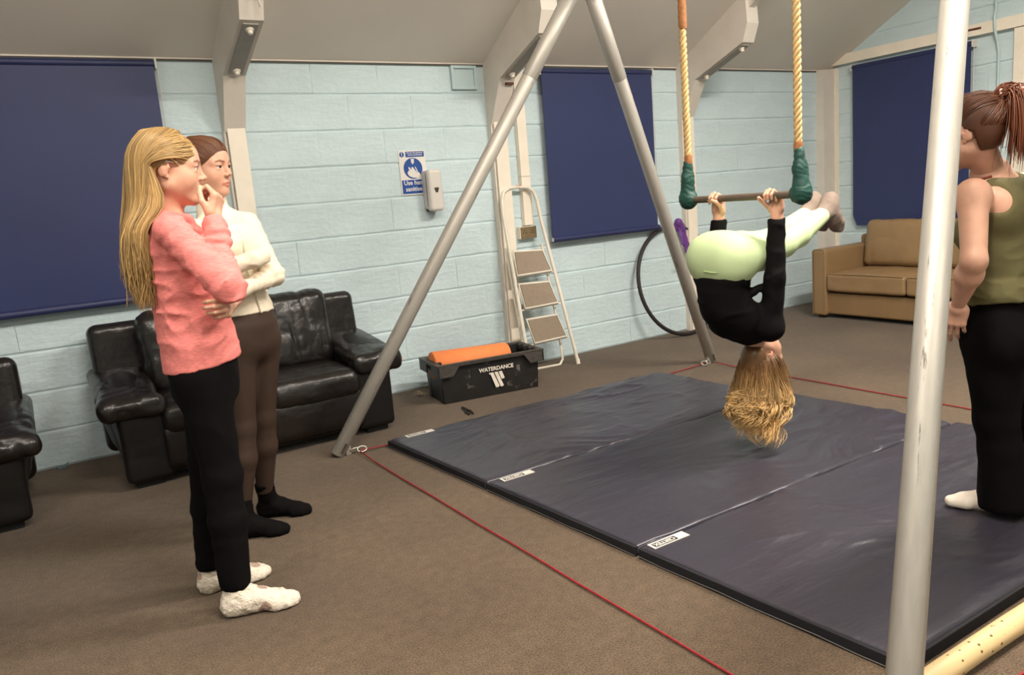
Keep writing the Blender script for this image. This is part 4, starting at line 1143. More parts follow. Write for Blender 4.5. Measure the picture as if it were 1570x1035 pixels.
# ------------------------------------------------------------------ girl in pink
def girl_pink():
    root = empty('person', (.46, -2.28, 0)); tag(root, 'girl with long loose blond hair in pink top and black trousers, hand at mouth', 'person')
    g, F, Lf = frame_loc((.46, -2.28), -15)
    HA = math.radians(-12); HF = np.array((math.cos(HA), math.sin(HA), 0)); HR = frame_from(HF-UPZ*.10, (HF*.10+UPZ))
    hc = g(-.026, -.005, 1.455); sc = .955
    nk = g(-.05, 0, 1.305)
    shR, elR, wrR = g(-.035, -.142, 1.262), g(.106, -.235, 1.085), g(.086, -.112, 1.286)
    shL, elL, wrL = g(-.035, .142, 1.262), g(.015, .18, 1.04), g(.108, -.075, 1.030)
    hipR, knR, akR = g(-.02, -.075, .82), g(-.005, -.085, .47), g(-.015, -.108, .09)
    hipL, knL, akL = g(-.02, .075, .82), g(-.06, .08, .47), g(-.105, .10, .09)
    torso = [(g(-.02, 0, .80), .140, .100), (g(-.025, 0, .90), .128, .092), (g(-.04, 0, 1.0), .110, .082), (g(-.045, 0, 1.12), .120, .090), (g(-.045, 0, 1.205), .128, .092), (g(-.05, 0, 1.268), .115, .066), (nk, .055, .055)]
    # body
    s = SDF(.012); d = -.012
    s.loft([(c, a+d, b+d) for c, a, b in torso], Lf, k=.02)
    for a, b, c in ((shR, elR, wrR), (shL, elL, wrL)): s.rc(a, b, .034, .030, .02); s.rc(b, c, .029, .020, .02)
    for a, b, c in ((hipR, knR, akR), (hipL, knL, akL)): s.rc(a, b, .066, .042, .03); s.rc(b, c, .040, .028, .02)
    parts = [(*s.mesh(), None)]
    s = SDF(.003); L = Loc(s, hc, HR, sc); add_head(L, nk+UPZ*.0, .046); V, Fc = s.mesh(); parts.append((V, Fc, head_tint(L, V, lip=(.74, .46, .46), flush=.09)))
    # right hand at the lips: fingers up, palm to the face
    s = SDF(.0028); s.rc(wrR-(wrR-elR)*.25, wrR, .023, .021, .01)
    up_d = nrm(F*.30+Lf*.18+UPZ)
    add_hand(s, wrR, up_d, -F*.9+Lf*.35, -Lf-F*.3, .86, curl=((48, 78, 40), (56, 86, 50), (62, 88, 50), (66, 88, 50)), tdir=((.40, .75, -.55), (-.05, .9, -.45), (-.15, .95, -.25)))
    parts.append((*s.mesh(), None))
    # left hand holding the right arm just under its elbow
    s = SDF(.0028); hw = g(.092, -.158, 1.022); s.rc(wrL, hw, .022, .021, .01)
    add_hand(s, hw, -Lf*1.0+UPZ*.05, -F*1.0-UPZ*.05, UPZ, .86, curl=((52, 62, 30), (58, 64, 30), (62, 66, 30), (66, 66, 30)), tdir=((.75, .5, -.3), (.5, .75, -.3), (.3, .85, -.3)))
    parts.append((*s.mesh(), None))
    V, Fc, T = join_np(parts); np_mesh('body', V, Fc, M_skin_a, root, T)
    add_eyes(L, root, look=(-.1, 0))
    # pink top
    s = SDF(.0065); e = .010
    top = [(g(-.018, 0, .815), .150+e, .112+e), (g(-.018, 0, .90), .140+e, .108+e), (g(-.026, 0, 1.0), .124+e, .098+e), (g(-.036, 0, 1.12), .124+e, .096+e)]+[(c, a+e, b+e) for c, a, b in torso[4:6]]+[(nk-UPZ*.005, .058, .058)]
    s.loft(top, Lf, k=.02)
    s.ell(g(.02, -.05, 1.19), (.05, .05, .05), k=.04); s.ell(g(.02, .05, 1.19), (.05, .05, .05), k=.04)
    for a, b, c in ((shR, elR, wrR), (shL, elL, wrL)):
        s.rc(a, b, .050, .043, .03); s.rc(b, b+(c-b)*.93, .042, .030, .02)
    cR = elR+(wrR-elR)*.93; cu = nrm(wrR-elR)
    for k_ in range(3): s.ell(cR-cu*(.006+.028*k_), (.034+.002*k_,)*3, k=.012)
    s.cut(g(0, 0, .832), -UPZ+F*.12, k=.004)
    n_d = nrm(UPZ+F*.25)
    s.cut(nk+UPZ*.018, n_d, k=.004, lo=nk-.085, hi=nk+.2)
    rd = ridge_disp(5, .013, 9, (1, 1, 2.1), 4, .05); rd2 = ridge_disp(8, .008, 22, (1, 1, 1.4), 4)
    def dsp(P):
        d_ = rd(P)*np.clip((1.24-P[:, 2])/.15, .25, 1)*np.clip((P[:, 2]-.84)/.08, .1, 1)+rd2(P)*.5*np.clip((P[:, 2]-.82)/.05, .15, 1)
        for (j, ax, am, rw) in ((elR+(wrR-elR)*.62, nrm(wrR-elR), .006, .075), (elR, nrm(elR-shR), .004, .06), (shR+(elR-shR)*.15, nrm(elR-shR), .003, .07)):
            w_ = P-j; r_ = np.linalg.norm(w_, axis=1); d_ -= am*np.exp(-(r_/rw)**2)*np.sin((w_@ax)*170+5*vnoise(P, 16, 3))
        return d_
    s.disp = dsp
    s.build('long_sleeved_top', fabric('pink_heather', (228, 132, 126), var=.16, vscale=60, stretch=(1, 1, 5), fine=.1), root)
    # trousers
    s = SDF(.0075)
    s.loft([(g(-.02, 0, .90), .128, .098), (g(-.02, 0, .82), .146, .108), (g(-.02, 0, .76), .142, .106)], Lf, k=.03)
    for a, b, c, hem in ((hipR, knR, akR, .112), (hipL, knL, akL, .085)):
        s.rc(a-UPZ*.02, b, .083, .060, .03); s.rc(b, b+(c-b)*.4, .060, .058, .02); s.rc(b+(c-b)*.4, c+UPZ*(hem-.09), .058, .050, .02)
    s.cut((0, 0, .088), -UPZ, k=.004)
    s.disp = ridge_disp(12, .0035, 11, (1, 1, 1.4), 3)
    s.build('trousers', fabric('black_jersey', (11, 9, 10), rough=.9, spec=.1), root)
    msock = mat('fluffy_sock', (222, 208, 190), rough=.95, spec=.1, bump=1.0, bscale=220, bdist=.006, col2=(232, 220, 204), vscale=30)
    nt = msock.node_tree; N = nt.nodes; Lk = nt.links; b = N['Principled BSDF']; tc = N.new('ShaderNodeTexCoord'); vo = N.new('ShaderNodeTexVoronoi'); vo.inputs['Scale'].default_value = 13; Lk.new(tc.outputs['Object'], vo.inputs['Vector'])
    rp = N.new('ShaderNodeValToRGB'); rp.color_ramp.elements[0].position = .22; rp.color_ramp.elements[1].position = .26; Lk.new(vo.outputs['Distance'], rp.inputs['Fac'])
    mx = N.new('ShaderNodeMix'); mx.data_type = 'RGBA'; Lk.new(rp.outputs['Color'], mx.inputs['Factor']); mx.inputs['A'].default_value = lin((172, 148, 134)); Lk.new(b.inputs['Base Color'].links[0].from_socket, mx.inputs['B']); Lk.new(mx.outputs['Result'], b.inputs['Base Color'])
    for (hl, to, ak) in ((g(-.062, -.112, 0), g(.178, -.138, 0), akR), (g(-.150, .092, 0), g(.085, .130, 0), akL)):
        s = SDF(.0055); add_foot(s, hl, to, ak+UPZ*.02, .007); s.cut((0, 0, .002), -UPZ, k=.003); s.cut(ak+UPZ*.03, UPZ, k=.003)
        s.disp = lambda P: -.0035*vnoise(P, 90, 3)-.002*vnoise(P, 160, 5); s.build('sock', msock, root)
    # hair
    cap = hair_cap(L, .007); V, Fc = cap.mesh()
    hm = np_mesh('hair_base', V, Fc, M_hair_blond, root, np.full((len(V), 3), .62))
    rng = np.random.default_rng(3); N_ = 1500; side = np.where(rng.random(N_) < .56, 1, -1)   # +1 = her right (camera side)
    ph = np.radians(rng.uniform(78, 182, N_)); rank = rng.random(N_)
    C = []
    for i in range(N_):
        x = side[i]; a = ph[i]; a2 = max(a, math.radians(118)); a1 = .5*a+.5*max(a, math.radians(104))
        d0 = np.array((x*.05, .60-1.25*(a-1.36)/1.8, 1.0)); d0[2] = .95
        d1 = np.array((x*.80*math.sin(a1), .22+.80*math.cos(a1), .60))
        d2 = np.array((x*math.sin(a2), math.cos(a2), .02))
        gr = .006+.008*rank[i]
        w0, w1, w2 = L.P(cap_point(d0, gr)), L.P(cap_point(d1, gr+.003)), L.P(cap_point(d2, gr+.004))
        sa = math.sin(a2); ca = math.cos(a2); u = (a-1.36)/1.8
        f3 = -.050-.110*u-.012*rank[i]; l3 = -x*(.085*sa+.008)
        f4 = -.108-.068*u-.015*rank[i]; l4 = -x*(.115*sa+.010)
        w3 = g(f3, l3, 1.352); w4 = g(f4, l4, 1.262)
        tz = 1.035+.22*rng.random()**1.7
        w5 = g(f4-.004, l4*.9, 1.15+rng.normal(0, .01)); w6 = g(f4*.75-.040, l4*.72+rng.normal(0, .012), tz)
        wob = rng.normal(0, .005, 3)
        C.append([w0, w1, w2, w3+wob*.6, w4+wob, w5+wob*1.6+rng.normal(0, .005, 3), w6+wob*2+rng.normal(0, .007, 3)])
    P = smooth_paths(C, 22)
    tt = np.linspace(0, 1, 22)
    P += .009*np.sin(tt[None, :, None]*15+(np.floor(ph*9)+3*side)[:, None, None]*1.3+rng.uniform(0, 1.2, (N_, 1, 1)))*np.array((F[0], F[1], 0))[None, None, :]*np.clip(tt-.35, 0, 1)[None, :, None]
    rad = (.0014+.0011*rng.random((N_, 1)))*np.clip(1.12-tt[None, :]**3, .12, 1)
    lock = .60+.62*np.abs(np.sin(ph*23+side*2.))[:, None, None]
    base = (.55+.75*rng.random((N_, 1, 1))**1.3)*lock*(.72+.36*np.clip(tt*1.6, 0, 1)[None, :, None])*np.array((.98, 1.05, 1.12))
    strand_mesh(P, rad, np.broadcast_to(base, (N_, 22, 3)), 'hair', M_hair_blond, root)
    # front hair swept from the forehead back over the ear
    C = []
    for i in range(620):
        x = 1 if i % 5 else -1; u = rng.uniform(-.75, 1); v = rng.random(); gr = .009+.007*rng.random()
        d0 = np.array((x*(.006+.064*v), .099-.090*v-.05*u, .047-.050*v+.035*u)); d1 = np.array((x*(.060+.014*v), .055-.055*v-.03*u, .030-.012*v+.035*u))
        d2 = np.array((x*.078, -.012-.02*u, .012+.028*u)); d3 = np.array((x*.070, -.045-.02*u, -.022)); d4 = np.array((x*.062, -.055-.02*u, -.065))
        C.append([L.P(cap_point(d, .0075 if j == 0 else gr+.002*j)) for j, d in enumerate((d0, d1, d2, d3, d4))])
    P = smooth_paths(C, 12); t2 = np.linspace(0, 1, 12); n2 = len(C)
    strand_mesh(P, (.0013+.0009*rng.random((n2, 1)))*np.ones((1, 12)), np.broadcast_to((.55+.6*rng.random((n2, 1, 1)))*np.array((.98, 1.05, 1.12)), (n2, 12, 3)), 'front_hair', M_hair_blond, root)
    MB().tube([L.P((.072, .030, .018)), L.P((.078, .012, .014)), L.P((.082, -.006, .016))], .0022, 6).build('hair_clip', M_plastic, root)
    MB().lathe([(.0001, .0025), (.002, .002), (.0028, 0), (.0001, -.0025)], 8, Matrix.Translation(Vector(L.P((.081, -.004, -.034))))).build('earring', M_galv, root)
    set_origin(root, (.46, -2.28, 0))
girl_pink()
# ------------------------------------------------------------------ girl in white jacket
def girl_white():
    root = empty('person'); tag(root, 'girl with tied-back hair in white zip jacket and brown leggings, arms folded', 'person')
    a = math.radians(-62); F = np.array((math.cos(a), math.sin(a), 0)); Lf = np.array((-math.sin(a), math.cos(a), 0))
    A = np.array
    HA = math.radians(-46); HF = A((math.cos(HA), math.sin(HA), 0)); HR = frame_from(HF-UPZ*.10, HF*.10+UPZ-Lf*.03)
    hc = A((.662, -1.700, 1.492)); sc = .955
    nk = A((.662, -1.690, 1.325)); ch = A((.686, -1.706, 1.195)); ws = A((.705, -1.714, 1.0)); pv = A((.716, -1.722, .85))
    shL, elL, wrL = A((.795, -1.672, 1.262)), A((.838, -1.800, 1.050)), A((.684, -1.892, 1.020))
    shR, elR, wrR = A((.545, -1.775, 1.262)), A((.530, -1.895, 1.080)), A((.738, -1.905, 1.125))
    hipL, knL, akL = A((.775, -1.698, .805)), A((.742, -1.678, .455)), A((.716, -1.640, .100))
    hipR, knR, akR = A((.662, -1.752, .810)), A((.640, -1.755, .450)), A((.596, -1.752, .095))
    torso = [(pv-UPZ*.05, .135, .100), (pv, .138, .100), (pv+UPZ*.07, .122, .088), (ws, .108, .080), (ch-UPZ*.07, .118, .088), (ch, .126, .092), (ch+UPZ*.065, .112, .066), (nk, .052, .052)]
    s = SDF(.012); d = -.012
    s.loft([(c, x+d, y+d) for c, x, y in torso], Lf, k=.02)
    for p, q, r in ((shR, elR, wrR), (shL, elL, wrL)): s.rc(p, q, .030, .024, .02); s.rc(q, r, .024, .018, .02)
    for p, q, r in ((hipR, knR, akR), (hipL, knL, akL)): s.rc(p, q, .066, .042, .03); s.rc(q, r+UPZ*.05, .034, .016, .02)
    add_hand(s, wrR, nrm(A((.80, -1.83, 1.13))-wrR), -F, UPZ, .60, curl=((85, 95, 40),)*4, tdir=((.1, .8, -.6),)*3)
    add_hand(s, wrL, nrm(A((.60, -1.86, 1.03))-wrL), -F, UPZ, .55, curl=((85, 95, 40),)*4, tdir=((.1, .8, -.6),)*3)
    parts = [(*s.mesh(), None)]
    s = SDF(.003); L = Loc(s, hc, HR, sc); add_head(L, nk, .047); V, Fc = s.mesh(); parts.append((V, Fc, head_tint(L, V, lip=(.74, .46, .46), flush=.09)))
    V, Fc, T = join_np(parts); np_mesh('body', V, Fc, M_skin_a, root, T)
    add_eyes(L, root, iris=(70, 62, 54), look=(-.15, -.15))
    # jacket
    s = SDF(.006); e = .007
    s.loft([(pv+UPZ*.03, .140, .102)]+[(c, x+e, y+e) for c, x, y in torso[2:7]]+[(nk-UPZ*.01, .060, .060)], Lf, k=.02)
    s.rc(nk-UPZ*.02, nk+UPZ*.045+F*.006, .056, .052, .015)
    for sg_ in (-1, 1): s.ell(ch+F*.060+Lf*.052*sg_-UPZ*.02, (.046, .046, .046), k=.04)
    for p, q, r in ((shR, elR, wrR), (shL, elL, wrL)):
        s.rc(p, q, .045, .037, .03); s.rc(q, r, .038, .031, .02)
    s.rc(wrR, A((.785, -1.858, 1.135)), .034, .034, .012); s.rc(wrL, A((.63, -1.89, 1.03)), .032, .03, .012)
    s.cut(pv+UPZ*.055, -UPZ+F*.04, k=.004); s.cut(nk+UPZ*.052, UPZ+F*.15, k=.005, lo=nk-.1, hi=nk+.2)
    def dsp(P):
        d = ridge_disp(31, .004, 13, (1, 1, 1.6), 3)(P)
        for (j, ax) in ((elL, nrm(elL-shL)), (elL-(elL-wrL)*.4, nrm(wrL-elL)), (elR, nrm(wrR-elR))):
            w_ = P-j; r = np.linalg.norm(w_, axis=1); d -= .0035*np.exp(-(r/.075)**2)*np.sin((w_@ax)*210+4*vnoise(P, 14, 3))
        return d
    s.disp = dsp
    jk = s.build('zip_jacket', fabric('white_jersey', (226, 214, 192), var=.03, fine=.03), root)
    zf = [nk+UPZ*.045+F*.062, nk-UPZ*.02+F*.066, ch+UPZ*.03+F*.094, ch-UPZ*.03+F*.108, ch-UPZ*.10+F*.103, ws+F*.096, pv+UPZ*.06+F*.104]
    MB().tube([tuple(p) for p in smooth_paths([zf], 20)[0]], .0032, 6).build('zip', mat('zip_beige', (206, 194, 172), rough=.5), jk)
    # leggings
    s = SDF(.0065)
    s.loft([(pv+UPZ*.09, .118, .088), (pv, .141, .103), (pv-UPZ*.06, .135, .100)], Lf, k=.03)
    for sg_, p, q, r in ((-1, hipR, knR, akR), (1, hipL, knL, akL)):
        s.rc(p-UPZ*.01, q, .080, .051, .025); m_ = q+(r-q)*.35; s.rc(q, m_, .051, .054, .02); s.rc(m_, r+UPZ*.03, .053, .034, .02)
        s.ell(p-F*.045-UPZ*.02, (.075, .075, .08), k=.04)
    s.cut((0, 0, .118), -UPZ, k=.004)
    s.build('leggings', fabric('brown_lycra', (58, 44, 36), rough=.6, fine=.04, var=.05), root)
    msk = fabric('black_sock', (11, 9, 9), spec=.1, bump=.5, bscale=300)
    for hl, to, ak in ((A((.692, -1.583, 0)), A((.880, -1.712, 0)), akL), (A((.550, -1.748, 0)), A((.742, -1.850, 0)), akR)):
        s = SDF(.0055); add_foot(s, hl, to, ak+UPZ*.06, .005); s.cut((0, 0, .002), -UPZ, k=.003); s.cut(ak+UPZ*.066, UPZ, k=.003)
        s.disp = ridge_disp(9, .003, 30, (1, 1, 2.), 3); s.build('sock', msk, root)
    # tied-back hair
    V, Fc = hair_cap(L, .0095, line=((.095, .060), (-.006, .010))).mesh(); np_mesh('hair_base', V, Fc, M_hair_brown, root, np.full((len(V), 3), 1.25))
    rng = np.random.default_rng(6); C = []
    for i in range(620):
        x = rng.choice((-1, 1)); v = rng.random()*1.05; u = rng.random(); gr = .0108+.003*rng.random()
        d0 = A((x*(.002+.070*v), .105-.092*v, .037-.054*v+.008*u)); d1 = A((x*(.03+.045*v), .035-.045*v, .085-.07*v)); d2 = A((x*(.034+.034*v), -.045-.01*v, .070-.075*v)); d3 = A((x*.016*v, -.10, .008))
        C.append([L.P(cap_point(d, gr if j else .0095)) for j, d in enumerate((d0, d0*.72+d1*.28, d0*.4+d1*.6, d1, d1*.5+d2*.5, d2, d3))])
    P = smooth_paths(C, 16); n2 = len(C)
    strand_mesh(P, (.0010+.0007*rng.random((n2, 1)))*np.ones((1, 16)), np.broadcast_to((.95+.9*rng.random((n2, 1, 1)))*A((1.05, 1., .92)), (n2, 16, 3)), 'hair', M_hair_brown, root)
    s = SDF(.006); l2 = Loc(s, hc, HR, sc); l2.ell((0, -.125, .015), (.034, .028, .034)); s.disp = lambda P: -.002*np.sin(vnoise(P, 20, 3)*14)
    V, Fc = s.mesh(); np_mesh('hair_bun', V, Fc, M_hair_brown, root, np.full((len(V), 3), 1.2))
    set_origin(root, (.69, -1.71, 0))
girl_white()
# ------------------------------------------------------------------ woman in olive vest, partly behind the near pole
def coach():
    root = empty('person'); tag(root, 'woman with auburn ponytail in olive vest and black trousers standing on the mat', 'person')
    A = np.array
    a = math.radians(88); F = A((math.cos(a), math.sin(a), 0)); Lf = A((-math.sin(a), math.cos(a), 0))
    Z0 = .051
    HA = math.radians(100); HF = A((math.cos(HA), math.sin(HA), 0)); HR = frame_from(HF-UPZ*.16, HF*.16+UPZ)
    hc = A((2.640, -3.548, 1.362)); sc = .97
    nk = A((2.722, -3.575, 1.222)); ch = A((2.752, -3.600, 1.065)); ws = A((2.762, -3.612, .89)); pv = A((2.762, -3.615, .74))
    shL, elL, wrL = A((2.562, -3.605, 1.160)), A((2.466, -3.662, .968)), A((2.556, -3.570, .815))
    shR, elR, wrR = A((2.905, -3.590, 1.160)), A((2.965, -3.64, .95)), A((2.99, -3.54, .80))
    hipL, knL, akL = A((2.690, -3.622, .70)), A((2.705, -3.622, .40)), A((2.745, -3.640, .105+Z0))
    hipR, knR, akR = A((2.845, -3.615, .70)), A((2.865, -3.64, .39)), A((2.905, -3.70, .105+Z0))
    torso = [(pv-UPZ*.03, .155, .115), (pv+UPZ*.02, .150, .110), (ws, .122, .090), (ch-UPZ*.06, .132, .096), (ch, .142, .098), (ch+UPZ*.075, .138, .074), (nk-UPZ*.03, .085, .058), (nk, .054, .054)]
    # body (arms, shoulders and upper back show skin)
    s = SDF(.0045)
    s.loft([(c, x, y) for c, x, y in torso[2:]], Lf, k=.02)
    s.ell(ch+UPZ*.05-F*.05+Lf*.08, (.06, .045, .07), k=.04); s.ell(ch+UPZ*.05-F*.05-Lf*.08, (.06, .045, .07), k=.04)
    for p, q, r in ((shR, elR, wrR), (shL, elL, wrL)):
        s.ell(p, (.050, .050, .054), k=.03); s.rc(p, q, .045, .036, .03); s.rc(q, q+(r-q)*.3, .037, .038, .015); s.rc(q+(r-q)*.3, r, .038, .0215, .02)
    s.rc(ch+UPZ*.08, nk, .06, .050, .03)
    parts = [(*s.mesh(), None)]
    s = SDF(.012); s.loft([(c, x-.02, y-.02) for c, x, y in torso[:4]], Lf)
    for p, q, r in ((hipR, knR, akR), (hipL, knL, akL)): s.rc(p, q, .066, .044, .03); s.rc(q, r, .042, .030, .02)
    parts.append((*s.mesh(), None))
    s = SDF(.0028); add_hand(s, wrL, nrm(A((2.585, -3.535, .69))-wrL), A((.75, .2, .1)), A((-.1, 1, 0)), .90, curl=((6, 12, 8), (10, 16, 10), (14, 20, 12), (20, 26, 14)), tdir=((.35, .85, -.3), (.15, .95, -.3), (.05, .95, -.3)))
    parts.append((*s.mesh(), None))
    s = SDF(.0035); add_hand(s, wrR, A((.1, .15, -1.)), A((-1., .1, .1)), A((0., 1, 0)), .90, curl=((22, 30, 20),)*4)
    parts.append((*s.mesh(), None))
    s = SDF(.003); L = Loc(s, hc, HR, sc); add_head(L, nk, .047); V, Fc = s.mesh(); parts.append((V, Fc, head_tint(L, V)))
    V, Fc, T = join_np(parts); np_mesh('body', V, Fc, M_skin_b, root, T)
    add_eyes(L, root, iris=(82, 66, 50))
    # olive vest
    s = SDF(.0055); e = .007
    s.loft([(pv+UPZ*.03, .166, .126), (pv+UPZ*.08, .158, .118)]+[(c, x+e, y+e) for c, x, y in torso[2:6]]+[(torso[6][0], .080, .060)], Lf, k=.02)
    for sg_ in (-1, 1): s.ell(ch+F*.070+Lf*.055*sg_-UPZ*.03, (.055, .055, .055), k=.04)
    s.ell(ch+UPZ*.05-F*.048+Lf*.08, (.067, .052, .077), k=.04); s.ell(ch+UPZ*.05-F*.048-Lf*.08, (.067, .052, .077), k=.04)
    s.cut(pv+UPZ*.065, -UPZ-F*.10, k=.004)
    # arm holes and neckline
    for p, sg_ in ((shL, 1), (shR, -1)):
        s.rc(p+Lf*sg_*.10-UPZ*.02, p-Lf*sg_*.035+UPZ*.055-F*.03, .090, .055, .008, op='s')
        s.rc(p+UPZ*.025+Lf*sg_*.01, p-F*.085-Lf*sg_*.012-UPZ*.005, .088, .072, .008, op='s')
    s.rc(nk+UPZ*.03+F*.06, nk+UPZ*.055-F*.02, .075, .058, .008, op='s')
    s.disp = lambda P: ridge_disp(44, .006, 12, (1, 1, 2.4), 3)(P)*np.clip((1.02-P[:, 2])/.1, .15, 1)
    s.build('vest', fabric('olive_jersey', (98, 92, 62), var=.06), root)
    MB().tube([tuple(p) for p in smooth_paths([[nk+Lf*.055-F*.035-UPZ*.005, nk+Lf*.085+F*.02-UPZ*.03, ch+Lf*.09+F*.085+UPZ*.04]], 12)[0]], .005, 6).build('bra_strap', mat('rust_strap', (126, 62, 40), rough=.7), root)
    # trousers, flared
    s = SDF(.0075)
    s.loft([(pv+UPZ*.05, .138, .100), (pv-UPZ*.01, .156, .116), (pv-UPZ*.06, .156, .116)], Lf, k=.03)
    for p, q, r in ((hipR, knR, akR), (hipL, knL, akL)):
        s.rc(p-UPZ*.01, q, .096, .068, .03); s.rc(q, q+(r-q)*.45, .068, .066, .02); s.rc(q+(r-q)*.45, r-UPZ*.05, .067, .082, .02)
        s.ell(p-F*.050-UPZ*.03, (.09, .08, .085), k=.04)
    s.cut((0, 0, Z0+.022), -UPZ, k=.004)
    s.disp = ridge_disp(52, .007, 8, (1.4, 1.4, .8), 3)
    s.build('trousers', fabric('black_trouser_jersey', (11, 9, 10), spec=.1, rough=.9), root)
    msk = fabric('white_sock', (216, 204, 190), bump=.4, bscale=300)
    for hl, to, ak in ((A((2.775, -3.675, Z0)), A((2.688, -3.465, Z0)), akL), (A((2.92, -3.74, Z0)), A((2.87, -3.52, Z0)), akR)):
        s = SDF(.0055); add_foot(s, hl, to, ak, .003); s.cut((0, 0, Z0+.002), -UPZ, k=.003); s.cut(ak+UPZ*.01, UPZ, k=.003); s.build('sock', msk, root)
    # hair: swept up into a ponytail
    V, Fc = hair_cap(L, .007).mesh(); np_mesh('hair_base', V, Fc, M_hair_brown, root, np.full((len(V), 3), .95)*A((1.05, .95, .9)))
    rng = np.random.default_rng(9); C = []
    tb = A((0, -.095, .085))
    for i in range(700):
        x = rng.choice((-1, 1)); v = rng.random()*1.6; gr = .0086+.004*rng.random()
        if v < 1: d0 = A((x*(.002+.070*v), .101-.092*v, .049-.056*v))
        else: d0 = A((x*(.072-.06*(v-1)/.6), -.02-.05*(v-1)/.6, -.05-.03*rng.random()))
        d3 = (tb-A((0, -.015, .033)))+rng.normal(0, .006, 3); d1 = d0*.62+d3*.38+A((x*.012, 0, .01)); d2 = d0*.28+d3*.72
        C.append([L.P(cap_point(d, gr if j else .0080)) for j, d in enumerate((d0, d1, d2, d3))])
    P = smooth_paths(C, 11); n2 = len(C)
    strand_mesh(P, (.0012+.0008*rng.random((n2, 1)))*np.ones((1, 11)), np.broadcast_to((.75+.7*rng.random((n2, 1, 1)))*A((1.1, .95, .85)), (n2, 11, 3)), 'hair', M_hair_brown, root)
    C = []
    pb = L.P(cap_point(tb-A((0, -.015, .033)), .008)); bk = nrm(-HF+A((.10, -.1, 0)))
    for i in range(420):
        j = rng.normal(0, 1, 3); sp = rng.normal(0, .020, 3)
        tipz = rng.uniform(-.20, -.125)
        C.append([pb+j*.006, pb+bk*.030+UPZ*.016+j*.009, pb+bk*.058+UPZ*.0+sp*.7, pb+bk*.070-UPZ*.06+sp, pb+bk*.074+UPZ*tipz*.7+sp*1.2, pb+bk*.072+UPZ*tipz+sp*1.3])
    P = smooth_paths(C, 14); n2 = len(C); t3 = np.linspace(0, 1, 14)
    strand_mesh(P, (.0014+.001*rng.random((n2, 1)))*np.clip(1.1-t3**3, .2, 1)[None], np.broadcast_to((.9+1.0*rng.random((n2, 1, 1)))*A((1.3, .92, .72)), (n2, 14, 3)), 'ponytail', M_hair_brown, root)
    MB().tube([tuple(pb+bk*.012+UPZ*.008+(L.R[:, 0]*math.cos(t)+L.R[:, 2]*math.sin(t))*.017) for t in np.linspace(0, 6.283, 14)[:-1]], .005, 6, closed=True).build('hair_tie', mat('pale_hair_tie', (196, 170, 160), rough=.7), root)
    set_origin(root, (2.76, -3.62, Z0))
coach()
